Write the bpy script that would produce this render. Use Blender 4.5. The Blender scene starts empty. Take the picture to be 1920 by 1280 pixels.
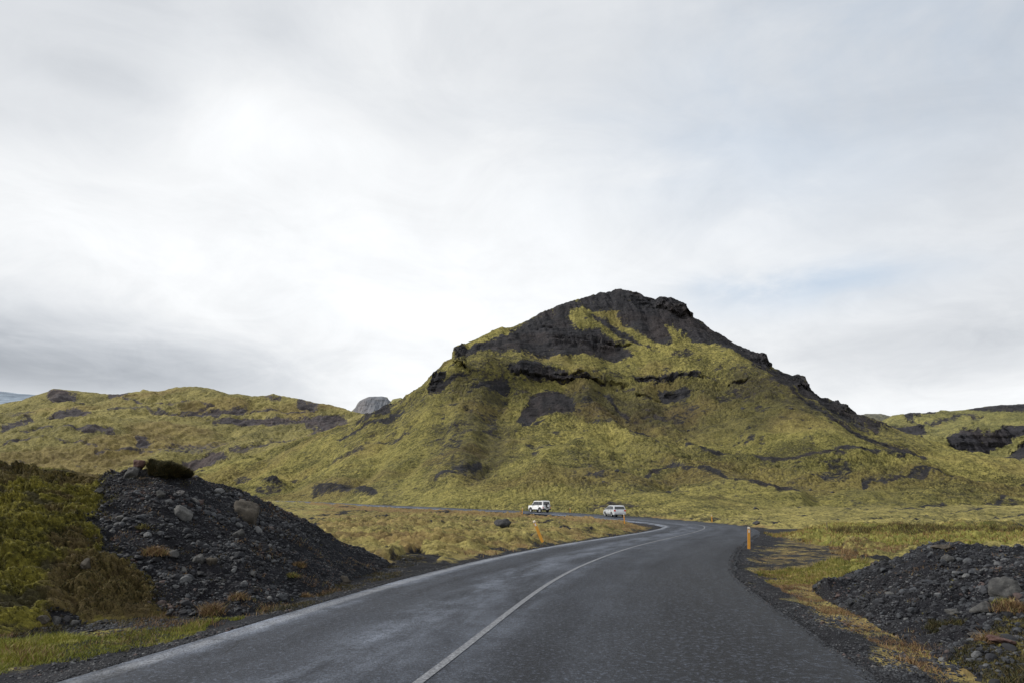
import bpy, bmesh, math, random
import numpy as np

from mathutils import Vector, Matrix
random.seed(7); rng = np.random.default_rng(11)
R = math.radians
sc = bpy.context.scene
COL = sc.collection
CAMZ = 1.65; F = 1280.0; PITCH = math.atan((945-640)/F)
cT, sT = math.cos(PITCH), math.sin(PITCH)

# ------------------------------------------------------------------ camera
cam_d = bpy.data.cameras.new("camera"); cam = bpy.data.objects.new("camera", cam_d); COL.objects.link(cam)
cam.location = (0, 0, CAMZ); cam.rotation_euler = (math.pi/2+PITCH, 0, 0)
cam_d.sensor_width = 36; cam_d.lens = 36*F/1920; cam_d.clip_end = 30000; cam_d.clip_start = 0.1
sc.camera = cam

def AE(px, py):
    """survey bearing (x/y) and slope (z/y) of a sighted point"""
    px = np.asarray(px, float); py = np.asarray(py, float)
    cx = (px-960)/F; cy = (640-py)/F
    y = cT-cy*sT; z = sT+cy*cT
    return cx/y, z/y
def PR(x, y, z):
    """inverse of AE for a point in the world"""
    dz = z-CAMZ
    d = np.maximum(y*cT+dz*sT, 1e-3)
    return 960+F*x/d, 640-F*(-y*sT+dz*cT)/d

# ------------------------------------------------------------------ noise (numpy)
def _h(ix, iy, seed):
    n = (ix.astype(np.int64)*374761393+iy.astype(np.int64)*668265263+seed*2246822519) & 0xffffffff
    n = ((n ^ (n >> 13))*1274126177) & 0xffffffff
    n = n ^ (n >> 16)
    return (n & 0xffff)/65535.0
def n2(x, y, seed=0):
    x = np.asarray(x, float); y = np.asarray(y, float)
    ix = np.floor(x); iy = np.floor(y); fx = x-ix; fy = y-iy
    u = fx*fx*fx*(fx*(fx*6-15)+10); v = fy*fy*fy*(fy*(fy*6-15)+10)
    def g(a, b):
        t = _h(ix+a, iy+b, seed)*2*math.pi
        return np.cos(t)*(fx-a)+np.sin(t)*(fy-b)
    a = g(0, 0); b = g(1, 0); c = g(0, 1); d = g(1, 1)
    return ((a*(1-u)+b*u)*(1-v)+(c*(1-u)+d*u)*v)*1.45
def fbm(x, y, o=4, seed=0, gain=.5):
    s = 0; a = 1
    for i in range(o):
        s = s+a*n2(x*2**i+i*17.3, y*2**i-i*9.1, seed+i*7); a *= gain
    return s
def billow(x, y, o=3, seed=0, gain=.5):
    s = 0; a = 1
    for i in range(o):
        s = s+a*np.sqrt(np.abs(n2(x*2**i+i*11.3, y*2**i-i*5.1, seed+i*7))+.002); a *= gain
    return s
def sstep(a, b, x):
    t = np.clip((x-a)/(b-a), 0, 1); return t*t*(3-2*t)
def inpoly(px, py, poly):
    r = np.zeros(px.shape, bool)
    P = np.array(poly, float)
    m = (px > P[:, 0].min()) & (px < P[:, 0].max()) & (py > P[:, 1].min()) & (py < P[:, 1].max())
    if not m.any(): return r.astype(float)
    x = px[m]; y = py[m]; ins = np.zeros(x.shape, bool)
    n = len(P)
    for i in range(n):
        x1, y1 = P[i]; x2, y2 = P[(i+1) % n]
        if y1 == y2: continue
        c = ((y1 > y) != (y2 > y)) & (x < (x2-x1)*(y-y1)/(y2-y1)+x1)
        ins ^= c
    r[m] = ins
    return r.astype(float)
def neardist(px, py, line):
    """distance to a polyline"""
    d = np.full(np.shape(px), 1e9); L = np.array(line, float)
    for (x1, y1), (x2, y2) in zip(L[:-1], L[1:]):
        dx, dy = x2-x1, y2-y1
        t = np.clip(((px-x1)*dx+(py-y1)*dy)/(dx*dx+dy*dy), 0, 1)
        d = np.minimum(d, np.hypot(px-x1-t*dx, py-y1-t*dy))
    return d
def lut(x, pts):
    P = np.array(pts, float); return np.interp(x, P[:, 0], P[:, 1])

# ------------------------------------------------------------------ mesh helpers
def tag(o, label=None, cat=None, group=None, kind=None):
    if label: o['label'] = label
    if cat: o['category'] = cat
    if group: o['group'] = group
    if kind: o['kind'] = kind
    return o
def npmesh(name, V, faces, mat, attrs=None, smooth=True, parent=None):
    """faces: (n,k) int array"""
    me = bpy.data.meshes.new(name)
    V = np.ascontiguousarray(V, np.float32); n, k = faces.shape
    me.vertices.add(len(V)); me.vertices.foreach_set("co", V.ravel())
    me.loops.add(n*k); me.loops.foreach_set("vertex_index", faces.astype(np.int32).ravel())
    me.polygons.add(n); me.polygons.foreach_set("loop_start", np.arange(0, n*k, k, dtype=np.int32))
    me.polygons.foreach_set("use_smooth", np.full(n, smooth))
    me.update(calc_edges=True)
    for an, arr in (attrs or {}).items():
        if arr.ndim == 2:
            at = me.attributes.new(an, 'FLOAT_COLOR', 'POINT'); at.data.foreach_set("color", np.ascontiguousarray(arr, np.float32).ravel())
        else:
            at = me.attributes.new(an, 'FLOAT', 'POINT'); at.data.foreach_set("value", np.ascontiguousarray(arr, np.float32))
    if mat: me.materials.append(mat)
    o = bpy.data.objects.new(name, me); COL.objects.link(o)
    if parent: o.parent = parent
    return o
def gridfaces(nr, nc, flip=False):
    i = np.arange(nr-1)[:, None]*nc+np.arange(nc-1)[None, :]
    i = i.ravel()
    f = np.stack([i, i+1, i+nc+1, i+nc], 1)
    return f[:, ::-1] if flip else f

# ------------------------------------------------------------------ materials
def newmat(name):
    m = bpy.data.materials.new(name); m.use_nodes = True; nt = m.node_tree
    for n in list(nt.nodes): nt.nodes.remove(n)
    out = nt.nodes.new('ShaderNodeOutputMaterial'); b = nt.nodes.new('ShaderNodeBsdfPrincipled')
    nt.links.new(b.outputs[0], out.inputs[0]); return m, nt, b
def noise(nt, vec, scale, detail=4, rough=.55, dist=0):
    n = nt.nodes.new('ShaderNodeTexNoise'); n.inputs['Scale'].default_value = scale
    n.inputs['Detail'].default_value = detail; n.inputs['Roughness'].default_value = rough; n.inputs['Distortion'].default_value = dist
    if vec is not None: nt.links.new(vec, n.inputs['Vector'])
    return n.outputs['Fac']
def ramp(nt, fac, stops):
    r = nt.nodes.new('ShaderNodeValToRGB'); e = r.color_ramp.elements
    e[0].position = stops[0][0]; e[1].position = stops[-1][0]
    for p, c in stops[1:-1]: e.new(p)
    for el, (p, c) in zip(e, stops):
        el.color = (c, c, c, 1) if not hasattr(c, '__len__') else (*c, 1)
    nt.links.new(fac, r.inputs[0]); return r.outputs[0]
def mixc(nt, fac, a, b, mode='MIX'):
    m = nt.nodes.new('ShaderNodeMix'); m.data_type = 'RGBA'; m.blend_type = mode
    for inp, v in ((m.inputs[0], fac), (m.inputs[6], a), (m.inputs[7], b)):
        if hasattr(v, 'is_linked') or hasattr(v, 'links'): nt.links.new(v, inp)
        elif hasattr(v, '__len__'): inp.default_value = (*v[:3], 1)
        else: inp.default_value = v if inp.type == 'VALUE' else (v, v, v, 1)
    return m.outputs[2]
def mth(nt, op, a, b=None, c=None, clamp=False):
    m = nt.nodes.new('ShaderNodeMath'); m.operation = op; m.use_clamp = clamp
    for i, v in enumerate((a, b, c)):
        if v is None: continue
        if hasattr(v, 'links'): nt.links.new(v, m.inputs[i])
        else: m.inputs[i].default_value = v
    return m.outputs[0]
def attr(nt, name):
    a = nt.nodes.new('ShaderNodeAttribute'); a.attribute_name = name; return a
def objco(nt, scale=None):
    t = nt.nodes.new('ShaderNodeTexCoord').outputs['Object']
    if scale:
        m = nt.nodes.new('ShaderNodeMapping'); m.inputs['Scale'].default_value = scale; nt.links.new(t, m.inputs[0]); t = m.outputs[0]
    return t
def bump(nt, b, h, dist, strength=1):
    n = nt.nodes.new('ShaderNodeBump'); n.inputs['Distance'].default_value = dist; n.inputs['Strength'].default_value = strength
    nt.links.new(h, n.inputs['Height']); nt.links.new(n.outputs[0], b.inputs['Normal'])

MOSS_Y = (.305, .264, .082); MOSS_G = (.118, .112, .034); MOSS_D = (.032, .032, .013)
def terrain_mat(name, s, my=MOSS_Y, mg=MOSS_G, md=MOSS_D, rk=((.016, .017, .021), (.046, .044, .048)), bd=.06, tint=None):
    """woolly moss broken by dark cinder, grass and rusty heath.
    attribute zone: R cinder, G green grass, B rusty grass, A hollows, bare soil with painted shade"""
    m, nt, b = newmat(name); co = objco(nt)
    z = attr(nt, 'zone'); sep = nt.nodes.new('ShaderNodeSeparateColor'); nt.links.new(z.outputs['Color'], sep.inputs[0])
    big = noise(nt, co, .035*s, 5, .6); mid = noise(nt, co, .45*s, 8, .65); fine = noise(nt, co, 5*s, 8, .7)
    c = mixc(nt, ramp(nt, mid, [(.36, 0), (.60, 1)]), mg, my)
    c = mixc(nt, ramp(nt, big, [(.42, 0), (.62, .75)]), c, mg)
    clump = mth(nt, 'ADD', noise(nt, co, 1.7*s, 6, .65, .3), mth(nt, 'MULTIPLY', mth(nt, 'SUBTRACT', noise(nt, co, .09*s, 4, .6), .5), .75))
    c = mixc(nt, ramp(nt, clump, [(.38, .75), (.50, 0)]), c, md)  # gaps between clumps darkened: shading painted into the moss colour
    c = mixc(nt, ramp(nt, clump, [(.55, 0), (.70, .5)]), c, tuple(min(1, v*1.2) for v in my))
    vfine = noise(nt, co, 4*s, 6, .75); c = mixc(nt, ramp(nt, vfine, [(.36, .85), (.49, 0)]), c, md)
    c = mixc(nt, ramp(nt, fine, [(.54, 0), (.66, .75)]), c, tuple(min(1, v*1.5) for v in my))  # lighter moss specks painted in as highlights
    c = mixc(nt, mth(nt, 'MULTIPLY', z.outputs['Alpha'], .85), c, (.044, .039, .023))  # hollows darkened: soil colour with crevice shade painted in
    gr = mixc(nt, fine, (.060, .085, .012), (.200, .215, .030))
    ru = mixc(nt, fine, (.060, .036, .018), (.300, .190, .085))
    c = mixc(nt, sep.outputs[1], c, gr)
    c = mixc(nt, sep.outputs[2], c, ru)
    r2 = noise(nt, co, 1.6*s, 8, .7); rf = noise(nt, co, 11*s, 6, .7)
    rock = mixc(nt, ramp(nt, r2, [(.35, 0), (.65, 1)]), rk[0], rk[1])
    rock = mixc(nt, ramp(nt, noise(nt, co, .10*s, 4, .6), [(.45, 0), (.62, .55)]), rock, (rk[1][0]*1.05, rk[1][1]*.86, rk[1][2]*.74))
    rock = mixc(nt, ramp(nt, rf, [(.55, 0), (.75, .5)]), rock, tuple(v*2.6 for v in rk[1]))
    sc2 = nt.nodes.new('ShaderNodeMapping'); sc2.inputs['Scale'].default_value = (.55*s, .09*s, .09*s); nt.links.new(co, sc2.inputs[0])
    rock = mixc(nt, ramp(nt, noise(nt, sc2.outputs[0], 1, 7, .65), [(.40, .65), (.60, 0)]), rock, tuple(v*.55 for v in rk[0]))
    # the edge between cinder and moss breaks up
    edge = mth(nt, 'ADD', sep.outputs[0], mth(nt, 'MULTIPLY', mth(nt, 'SUBTRACT', noise(nt, co, 1.3*s, 7, .72), .5), 2.6))
    c = mixc(nt, ramp(nt, edge, [(.28, 0), (.70, 1)]), c, rock)
    nt.links.new(c, b.inputs['Base Color'])
    b.inputs['Roughness'].default_value = .95; b.inputs['Specular IOR Level'].default_value = .15
    h = mth(nt, 'ADD', mth(nt, 'MULTIPLY', clump, 1.3), mth(nt, 'MULTIPLY', fine, .5))
    bump(nt, b, h, bd)
    return m
M_MTN = terrain_mat("moss_mountain", .55, bd=.7)
M_HILL = terrain_mat("moss_hill", .28, my=(.300, .256, .092), mg=(.150, .135, .050), md=(.060, .056, .022), rk=((.046, .042, .048), (.095, .084, .086)), bd=1.4)
M_HILL2 = terrain_mat("moss_hill_dark_rock", .28, my=(.250, .225, .080), mg=(.120, .120, .045), md=(.060, .060, .030), rk=((.022, .022, .027), (.050, .049, .056)), bd=1.2)
M_GND = terrain_mat("moss_ground", .8, my=(.285, .242, .082), mg=(.140, .124, .040), rk=((.010, .011, .014), (.026, .027, .033)), bd=.14)
M_BANK = terrain_mat("moss_near", 2.6, my=(.215, .188, .034), mg=(.080, .074, .014), md=(.012, .012, .005), rk=((.008, .0088, .012), (.020, .0215, .027)), bd=.06)

def rock_mat(name, a, b_, s=6, moss=0):
    m, nt, b = newmat(name); co = objco(nt)
    oi = nt.nodes.new('ShaderNodeObjectInfo')
    n = noise(nt, co, s, 8, .7); f = noise(nt, co, s*7, 6, .7)
    c = mixc(nt, ramp(nt, n, [(.35, 0), (.65, 1)]), a, b_)
    c = mixc(nt, ramp(nt, f, [(.58, 0), (.72, .6)]), c, tuple(v*1.8 for v in b_))
    c = mixc(nt, ramp(nt, f, [(.30, .6), (.42, 0)]), c, tuple(v*.4 for v in a))
    nt.links.new(c, b.inputs['Base Color']); b.inputs['Roughness'].default_value = .85; b.inputs['Specular IOR Level'].default_value = .3
    bump(nt, b, mth(nt, 'ADD', n, mth(nt, 'MULTIPLY', f, .4)), .25/s)
    return m
M_RGREY = rock_mat("rock_grey", (.034, .034, .035), (.088, .087, .084))
M_RPALE = rock_mat("rock_pale", (.050, .051, .053), (.125, .123, .118))
M_RDARK = rock_mat("rock_dark", (.020, .020, .022), (.055, .054, .056))
M_RBROWN = rock_mat("rock_brown", (.035, .030, .024), (.085, .073, .058))
M_RRED = rock_mat("rock_red", (.050, .026, .022), (.110, .062, .052))
def gravel_mat():
    m, nt, b = newmat("gravel"); v = attr(nt, 'var'); co = objco(nt)
    f = noise(nt, co, 30, 4, .7)
    c = ramp(nt, v.outputs['Fac'], [(0, (.006, .0066, .009)), (.50, (.014, .0155, .020)), (.82, (.042, .046, .053)), (.975, (.110, .112, .114)), (1, (.060, .040, .036))])
    c = mixc(nt, ramp(nt, f, [(.35, .5), (.55, 0)]), c, (.010, .010, .012))
    nt.links.new(c, b.inputs['Base Color']); b.inputs['Roughness'].default_value = .75; b.inputs['Specular IOR Level'].default_value = .35
    return m
M_GRAVEL = gravel_mat()
def blade_mat(name, stops):
    m, nt, b = newmat(name); v = attr(nt, 'var')
    c = ramp(nt, v.outputs['Fac'], stops); nt.links.new(c, b.inputs['Base Color'])
    b.inputs['Roughness'].default_value = .7; b.inputs['Specular IOR Level'].default_value = .2
    return m
M_GREEN = blade_mat("grass_green", [(0, (.035, .040, .010)), (.35, (.105, .112, .018)), (.62, (.210, .195, .040)), (.85, (.270, .200, .075)), (1, (.180, .100, .045))])
M_GREENB = blade_mat('grass_lush', [(0, (.050, .060, .010)), (.4, (.140, .155, .020)), (.75, (.235, .235, .036)), (1, (.300, .240, .070))])
M_RUST = blade_mat("grass_rust", [(0, (.045, .030, .020)), (.4, (.140, .078, .038)), (.75, (.260, .170, .085)), (1, (.150, .140, .045))])
M_MOSSF = blade_mat("moss_fibre", [(0, (.022, .023, .009)), (.5, (.092, .086, .024)), (.85, (.215, .192, .056)), (1, (.140, .075, .030))])
M_HEATH = blade_mat("heath_fibre", [(0, (.012, .013, .006)), (.5, (.034, .034, .011)), (.8, (.070, .048, .020)), (1, (.120, .100, .035))])

def asphalt_mat():
    m, nt, b = newmat("asphalt"); co = objco(nt)
    ac = attr(nt, 'across').outputs['Fac']; al = attr(nt, 'along').outputs['Fac']
    cx = nt.nodes.new('ShaderNodeCombineXYZ'); nt.links.new(ac, cx.inputs[0]); nt.links.new(mth(nt, 'MULTIPLY', al, .10), cx.inputs[1])
    cxb = nt.nodes.new('ShaderNodeCombineXYZ'); nt.links.new(ac, cxb.inputs[0]); nt.links.new(mth(nt, 'MULTIPLY', al, .22), cxb.inputs[1]); cx2 = cxb.outputs[0]
    lane = noise(nt, cx.outputs[0], .9, 5, .6)
    blot = noise(nt, co, .35, 6, .6); fine = noise(nt, co, 17, 4, .85); fine2 = noise(nt, co, 40, 3, .85)
    c = mixc(nt, ramp(nt, lane, [(.38, 0), (.62, 1)]), (.008, .0105, .017), (.028, .035, .052))
    c = mixc(nt, ramp(nt, blot, [(.35, 0), (.7, .4)]), c, (.026, .028, .032))
    # wheel tracks wear paler, left side greyer; bluish sheen streaks painted in
    wob = mth(nt, 'ADD', ac, mth(nt, 'MULTIPLY', mth(nt, 'SUBTRACT', noise(nt, co, .6, 4, .6), .5), .9))
    L = nt.nodes.new('ShaderNodeMapRange'); L.inputs[1].default_value = -3.6; L.inputs[2].default_value = 3.8; nt.links.new(wob, L.inputs[0])
    w = ramp(nt, L.outputs[0], [(0, .3), (.03, .75), (.09, .70), (.13, .15), (.20, .02), (.25, .10), (.31, .55), (.40, .42), (.45, .22), (.51, .30), (.57, .05), (.66, .20), (.74, .05), (1, .0)])
    brk = mth(nt, 'MULTIPLY', ramp(nt, noise(nt, cx2, 1.6, 7, .68), [(.36, 0), (.60, 1)]), ramp(nt, noise(nt, co, 2.3, 8, .78), [(.36, .25), (.60, 1.3)]))
    c = mixc(nt, mth(nt, 'MULTIPLY', w, brk), c, (.235, .268, .335))
    ed = mth(nt, 'MULTIPLY', ramp(nt, mth(nt, 'ABSOLUTE', mth(nt, 'ADD', ac, 3.05)), [(.06, .6), (.16, 0)]), ramp(nt, noise(nt, co, 3, 6, .7), [(.35, .25), (.55, 1)]))
    c = mixc(nt, ed, c, (.30, .315, .345))
    # dark cinder on the right hand edge, deepened by painted foreground dimming
    cinder_dim = nt.nodes.new('ShaderNodeMapRange'); cinder_dim.inputs[1].default_value = 85; cinder_dim.inputs[2].default_value = 50; nt.links.new(al, cinder_dim.inputs[0])
    c = mixc(nt, mth(nt, 'MULTIPLY', ramp(nt, L.outputs[0], [(.52, 0), (.85, .9)]), cinder_dim.outputs[0]), c, (.013, .014, .017))
    c = mixc(nt, ramp(nt, fine, [(.53, 0), (.61, .60)]), c, (.130, .152, .200))
    c = mixc(nt, ramp(nt, fine2, [(.38, .9), (.52, 0)]), c, (.005, .005, .007))
    # hairline cracks
    vo = nt.nodes.new('ShaderNodeTexVoronoi'); vo.feature = 'DISTANCE_TO_EDGE'; vo.inputs['Scale'].default_value = .42
    wv = nt.nodes.new('ShaderNodeMix'); wv.data_type = 'VECTOR'; wv.inputs[0].default_value = .35
    nn = nt.nodes.new('ShaderNodeTexNoise'); nn.inputs['Scale'].default_value = 1.4; nn.inputs['Detail'].default_value = 6; nt.links.new(co, nn.inputs['Vector'])
    nt.links.new(co, wv.inputs[4]); nt.links.new(nn.outputs['Color'], wv.inputs[5]); nt.links.new(wv.outputs[1], vo.inputs['Vector'])
    ck = mth(nt, 'MULTIPLY', ramp(nt, vo.outputs['Distance'], [(0, 1), (.006, 0)]), ramp(nt, noise(nt, co, .3, 3), [(.52, 0), (.58, .8)]))
    c = mixc(nt, ck, c, (.006, .006, .007))
    nt.links.new(c, b.inputs['Base Color'])
    r = ramp(nt, lane, [(.3, .72), (.7, .55)]); nt.links.new(r, b.inputs['Roughness']); b.inputs['Specular IOR Level'].default_value = .22
    bump(nt, b, mth(nt, 'ADD', fine, mth(nt, 'MULTIPLY', fine2, .5)), .03)
    return m
def paint_mat():
    m, nt, b = newmat("road_paint"); co = objco(nt)
    n = noise(nt, co, 22, 6, .75); f = noise(nt, co, 70, 3, .8)
    c = mixc(nt, ramp(nt, n, [(.45, 1), (.66, .12)]), (.33, .345, .37), (.07, .075, .088))
    c = mixc(nt, ramp(nt, f, [(.35, .6), (.52, 0)]), c, (.05, .05, .055))
    nt.links.new(c, b.inputs['Base Color']); b.inputs['Roughness'].default_value = .6
    return m
M_ASPH = asphalt_mat(); M_PAINT = paint_mat()

def simple(name, col, rough=.5, metal=0, spec=.5, dirt=0, dcol=(.05, .045, .04), trans=0):
    m, nt, b = newmat(name); co = objco(nt)
    if dirt:
        c = mixc(nt, mth(nt, 'MULTIPLY', ramp(nt, noise(nt, co, 5, 8, .7), [(.42, 0), (.7, 1)]), dirt), col, dcol)
        nt.links.new(c, b.inputs['Base Color'])
    else: b.inputs['Base Color'].default_value = (*col, 1)
    b.inputs['Roughness'].default_value = rough; b.inputs['Metallic'].default_value = metal; b.inputs['Specular IOR Level'].default_value = spec
    return m
M_WHITE = simple("white_paint", (.78, .79, .80), .3, dirt=.25); M_SILVER = simple("silver_paint", (.60, .62, .64), .35, .3, dirt=.2)
M_GLASS = simple("tinted_glass", (.02, .024, .028), .08, 0, .8); M_TYRE = simple("tyre_rubber", (.018, .018, .019), .85, dirt=.4)
M_TRIM = simple("black_trim", (.022, .022, .024), .6); M_RIM = simple("alloy", (.38, .39, .40), .35, .8); M_RED = simple("red_lens", (.45, .02, .015), .2)
M_PLATE = simple("plate_white", (.7, .7, .7), .5); M_CHROME = simple("lamp_glass", (.6, .62, .64), .15, .3)
M_YEL = simple("post_yellow", (.78, .36, .035), .55, dirt=.35, dcol=(.35, .17, .04)); M_REFL = simple("reflector", (.75, .72, .66), .3); M_PCAP = simple("post_cap", (.48, .42, .34), .6)
M_WOOD = simple("weathered_wood", (.10, .085, .06), .9, dirt=.6)
M_PAINTED_GREY = simple("post_foot_grey", (.13, .12, .11), .8, dirt=.5)

# ------------------------------------------------------------------ base ground profile
GP = [(-50, .0), (25, 0), (52, -.2), (70, -.3), (80, -.18), (87, .02), (97, .42), (120, .9), (150, 1.5), (185, 2.5), (220, 3.2), (300, 4), (20000, 4)]
_gx = np.linspace(-50, 400, 1801); _gy = lut(_gx, GP)
_k = np.exp(-np.linspace(-2.5, 2.5, 41)**2); _k /= _k.sum(); _gy = np.convolve(np.pad(_gy, 20, 'edge'), _k, 'valid')
def GB(y): return np.interp(y, _gx, _gy)
def hit(px, py, dz=0.0):
    """ground point seen along a survey bearing"""
    a, e = AE(px, py); a = float(a); e = float(e)
    ys = np.linspace(2, 400, 40000); f = CAMZ+e*ys-(GB(ys)+dz)
    i = np.argmax(f < 0)
    if f[i] >= 0: i = len(ys)-1
    y = ys[i]; return np.array([a*y, y])

# ------------------------------------------------------------------ road centre line (survey)
CL = [(805, 1280), (860, 1235), (920, 1185), (985, 1132), (1040, 1093), (1100, 1061), (1170, 1034), (1230, 1017), (1280, 1005), (1308, 997.5), (1321, 991), (1313, 985.5), (1270, 980), (1210, 974.5), (1150, 969), (1080, 964.2), (1000, 959.5), (930, 956.6), (850, 953.6), (780, 950.2), (700, 946.6), (630, 943), (560, 939.5)]
cl = np.array([hit(*p, dz=.06) for p in CL])
d0 = (cl[0]-cl[1])/np.linalg.norm(cl[0]-cl[1])
cl = np.vstack([[cl[0]+d0*s+np.array([.012*s*s*-.3, 0]) for s in (40, 30, 20, 12, 6)], cl])
dl = (cl[-1]-cl[-2])/np.linalg.norm(cl[-1]-cl[-2])
cl = np.vstack([cl, [cl[-1]+dl*s+np.array([-.0012*s*s, 0]) for s in (25, 50, 80, 120)]])
def catmull(P, n=24):
    out = []
    P = np.vstack([2*P[0]-P[1], P, 2*P[-1]-P[-2]])
    for i in range(1, len(P)-2):
        for t in np.linspace(0, 1, n, endpoint=False):
            a, b, c, d = P[i-1:i+3]
            out.append(.5*((2*b)+(-a+c)*t+(2*a-5*b+4*c-d)*t*t+(-a+3*b-3*c+d)*t**3))
    out.append(P[-2]); return np.array(out)
def resample(P, step):
    s = np.r_[0, np.cumsum(np.linalg.norm(np.diff(P, axis=0), axis=1))]
    q = np.arange(0, s[-1], step); return np.stack([np.interp(q, s, P[:, k]) for k in range(2)], 1)
RC = resample(catmull(cl), .5)
ks = np.exp(-np.linspace(-2, 2, 13)**2); ks /= ks.sum()
for k in range(2): RC[:, k] = np.convolve(np.pad(RC[:, k], 6, 'reflect', reflect_type='odd'), ks, 'valid')
RC = resample(RC, .5)
tg = np.gradient(RC, axis=0); tg /= np.linalg.norm(tg, axis=1)[:, None]; nrm = np.stack([tg[:, 1], -tg[:, 0]], 1)   # to the right
RY = RC[:, 1]
wl = np.full(len(RC), 3.35); wr = 3.75+.55*(1-sstep(9, 19, RC[:, 1]))*.7
print("ROAD", [tuple(np.round(c, 1)) for c in cl])
def road_d(x, y):
    """signed distance from the centre line (right positive), coarse search"""
    x = np.asarray(x, float).ravel(); y = np.asarray(y, float).ravel()
    best = np.full(x.shape, 1e9); sg = np.zeros(x.shape)
    sub = slice(0, None, 3)
    for c, n in zip(RC[sub], nrm[sub]):
        dx = x-c[0]; dy = y-c[1]; d = dx*dx+dy*dy
        m = d < best
        best[m] = d[m]; sg[m] = (dx*n[0]+dy*n[1])[m]
    dd = np.sqrt(best); return np.where(sg >= 0, dd, -dd)
# road surface height along the line follows the valley floor
rz = GB(RC[:, 1])
def road_z(d): return .13-.012*np.abs(d)

# road mesh
offs = np.array([-1, -.97, -.8, -.6, -.4, -.2, 0, .2, .4, .6, .8, .97, 1.0])
st = np.arange(0, len(RC), 1)
V = []; A = []; B = []
for i in st:
    for o_ in offs:
        w = wl[i] if o_ < 0 else wr[i]
        e = .07*n2(i*.5*.8, 5.5+o_, 3) + .05*n2(i*1.3, 9.5+o_, 4) if abs(o_) == 1 else 0
        dd = o_*w+e; p = RC[i]+nrm[i]*dd
        z = rz[i]+road_z(dd)-(.09 if abs(o_) == 1 else 0)
        V.append((p[0], p[1], z)); A.append(dd); B.append(i*.5)
road = npmesh("road", np.array(V), gridfaces(len(st), len(offs), True), M_ASPH, {'across': np.array(A), 'along': np.array(B)})
tag(road, kind='structure')
V = []
for i in range(len(RC)):
    if RC[i, 1] > 60 and i > 100: fade = 1
    for dd in (-.046, .046):
        p = RC[i]+nrm[i]*dd; V.append((p[0], p[1], rz[i]+road_z(dd)+.006))
# the line is worn away past the bend
seen = [i for i in range(len(RC)) if not (RC[i, 1] > 68 and i > 60)]
V = np.array(V)[:2*len(seen)]
line = npmesh("centre_line", V, gridfaces(len(seen), 2, True), M_PAINT, parent=road)

# ------------------------------------------------------------------ ground sheet
def axis(lo, hi, c0, c1, fine, grow, mx):
    a = list(np.arange(c0, c1, fine)); s = fine
    while a[-1] < hi: s = min(s*grow, mx); a.append(a[-1]+s)
    s = fine; b = [c0]
    while b[-1] > lo: s = min(s*grow, mx); b.append(b[-1]-s)
    return np.array(b[:0:-1]+a)
gx = axis(-9000, 9000, -14, 22, .12, 1.02, 400); gyv = axis(-300, 9000, 4, 30, .11, 1.0125, 400)
X, Y = np.meshgrid(gx, gyv); X = X.ravel(); Y = Y.ravel()
near = (np.abs(X) < 150) & (Y < 230) & (Y > -60)
RD = np.full(X.shape, 999.); RD[near] = road_d(X[near], Y[near])
aRD = np.where(RD < 0, -RD-3.35, RD-3.75-.385*(1-sstep(9, 19, Y)))      # distance outside the asphalt edge
def side_track(x, y):
    P = np.array([hit(1385, 1000), hit(1440, 991.5), hit(1500, 990.5), hit(1560, 990), hit(1700, 993)])
    return neardist(x, y, P)
TR = np.full(X.shape, 99.); m_ = (X > 5) & (X < 90) & (Y > 35) & (Y < 110); TR[m_] = side_track(X[m_], Y[m_])
mossy = sstep(.8, 3.0, aRD)*sstep(2.2, 4.5, TR)
Z = GB(Y).copy()
Z += -.10*sstep(0, 1.0, aRD)*(1-sstep(6, 14, aRD))+.03
under = aRD < -.02
Z[under] = GB(Y[under])-.05
edge = (aRD >= -.02) & (aRD < .25); Z[edge] = GB(Y[edge])+.0
hm = billow(X*.95, Y*.95, 4, 5, .65)*.36+billow(X*.16, Y*.2, 2, 9)*.6-.56
hm *= 1+.5*n2(X*.03, Y*.03, 77)
near_soft = .25+.75*sstep(14, 30, Y)
HUM = mossy*hm*near_soft*(Y < 400)
# low rise of the field inside the bend, and uneven gravel
Z += .22*sstep(1.2, 4, aRD)*(RD < 0)*(1-sstep(60, 90, Y))*sstep(-3, 3, X)*(1-sstep(8, 12, X))
Z += np.where(aRD > 0, .035*fbm(X*2.2, Y*2.2, 3, 31)*(1-sstep(30, 60, Y)), 0)
# zones
PX, PY = PR(X, Y, GB(Y))
wob = fbm(X*.7, Y*.7, 4, 41)*.9
sh = 1-sstep(.9, 1.9, aRD+wob*.7*(aRD > .3)+.75*(RD > 0)*(Y < 30))
sh = np.maximum(sh, 1-sstep(1.6, 2.6, TR+wob*.5))
W = lambda s: fbm(X*s, Y*s, 3, 60)
wx = PX+22*fbm(X*.25, Y*.25, 3, 71)*np.clip(30/np.maximum(Y, 5), .2, 1.6); wy = PY+7*fbm(X*.3, Y*.3, 3, 72)*np.clip(25/np.maximum(Y, 5), .2, 1.6)
fr = (Y > 4)
lay = inpoly(wx, wy, [(1400, 1012), (1450, 1005), (1540, 1015), (1640, 1038), (1600, 1060), (1500, 1066), (1440, 1068), (1400, 1055)])*fr      # gravel lay-by
grn = inpoly(wx, wy, [(1440, 1000), (1520, 992), (1750, 996), (1960, 1000), (1960, 1024), (1700, 1030), (1560, 1022)])*fr
grn = np.maximum(grn, inpoly(wx, wy, [(1425, 1070), (1500, 1062), (1620, 1060), (1640, 1078), (1560, 1092), (1440, 1088)])*fr)
grn = np.maximum(grn, inpoly(wx, wy, [(-200, 1215), (0, 1200), (150, 1178), (330, 1163), (470, 1152), (450, 1166), (250, 1215), (0, 1262), (-200, 1310)])*fr)
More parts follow.
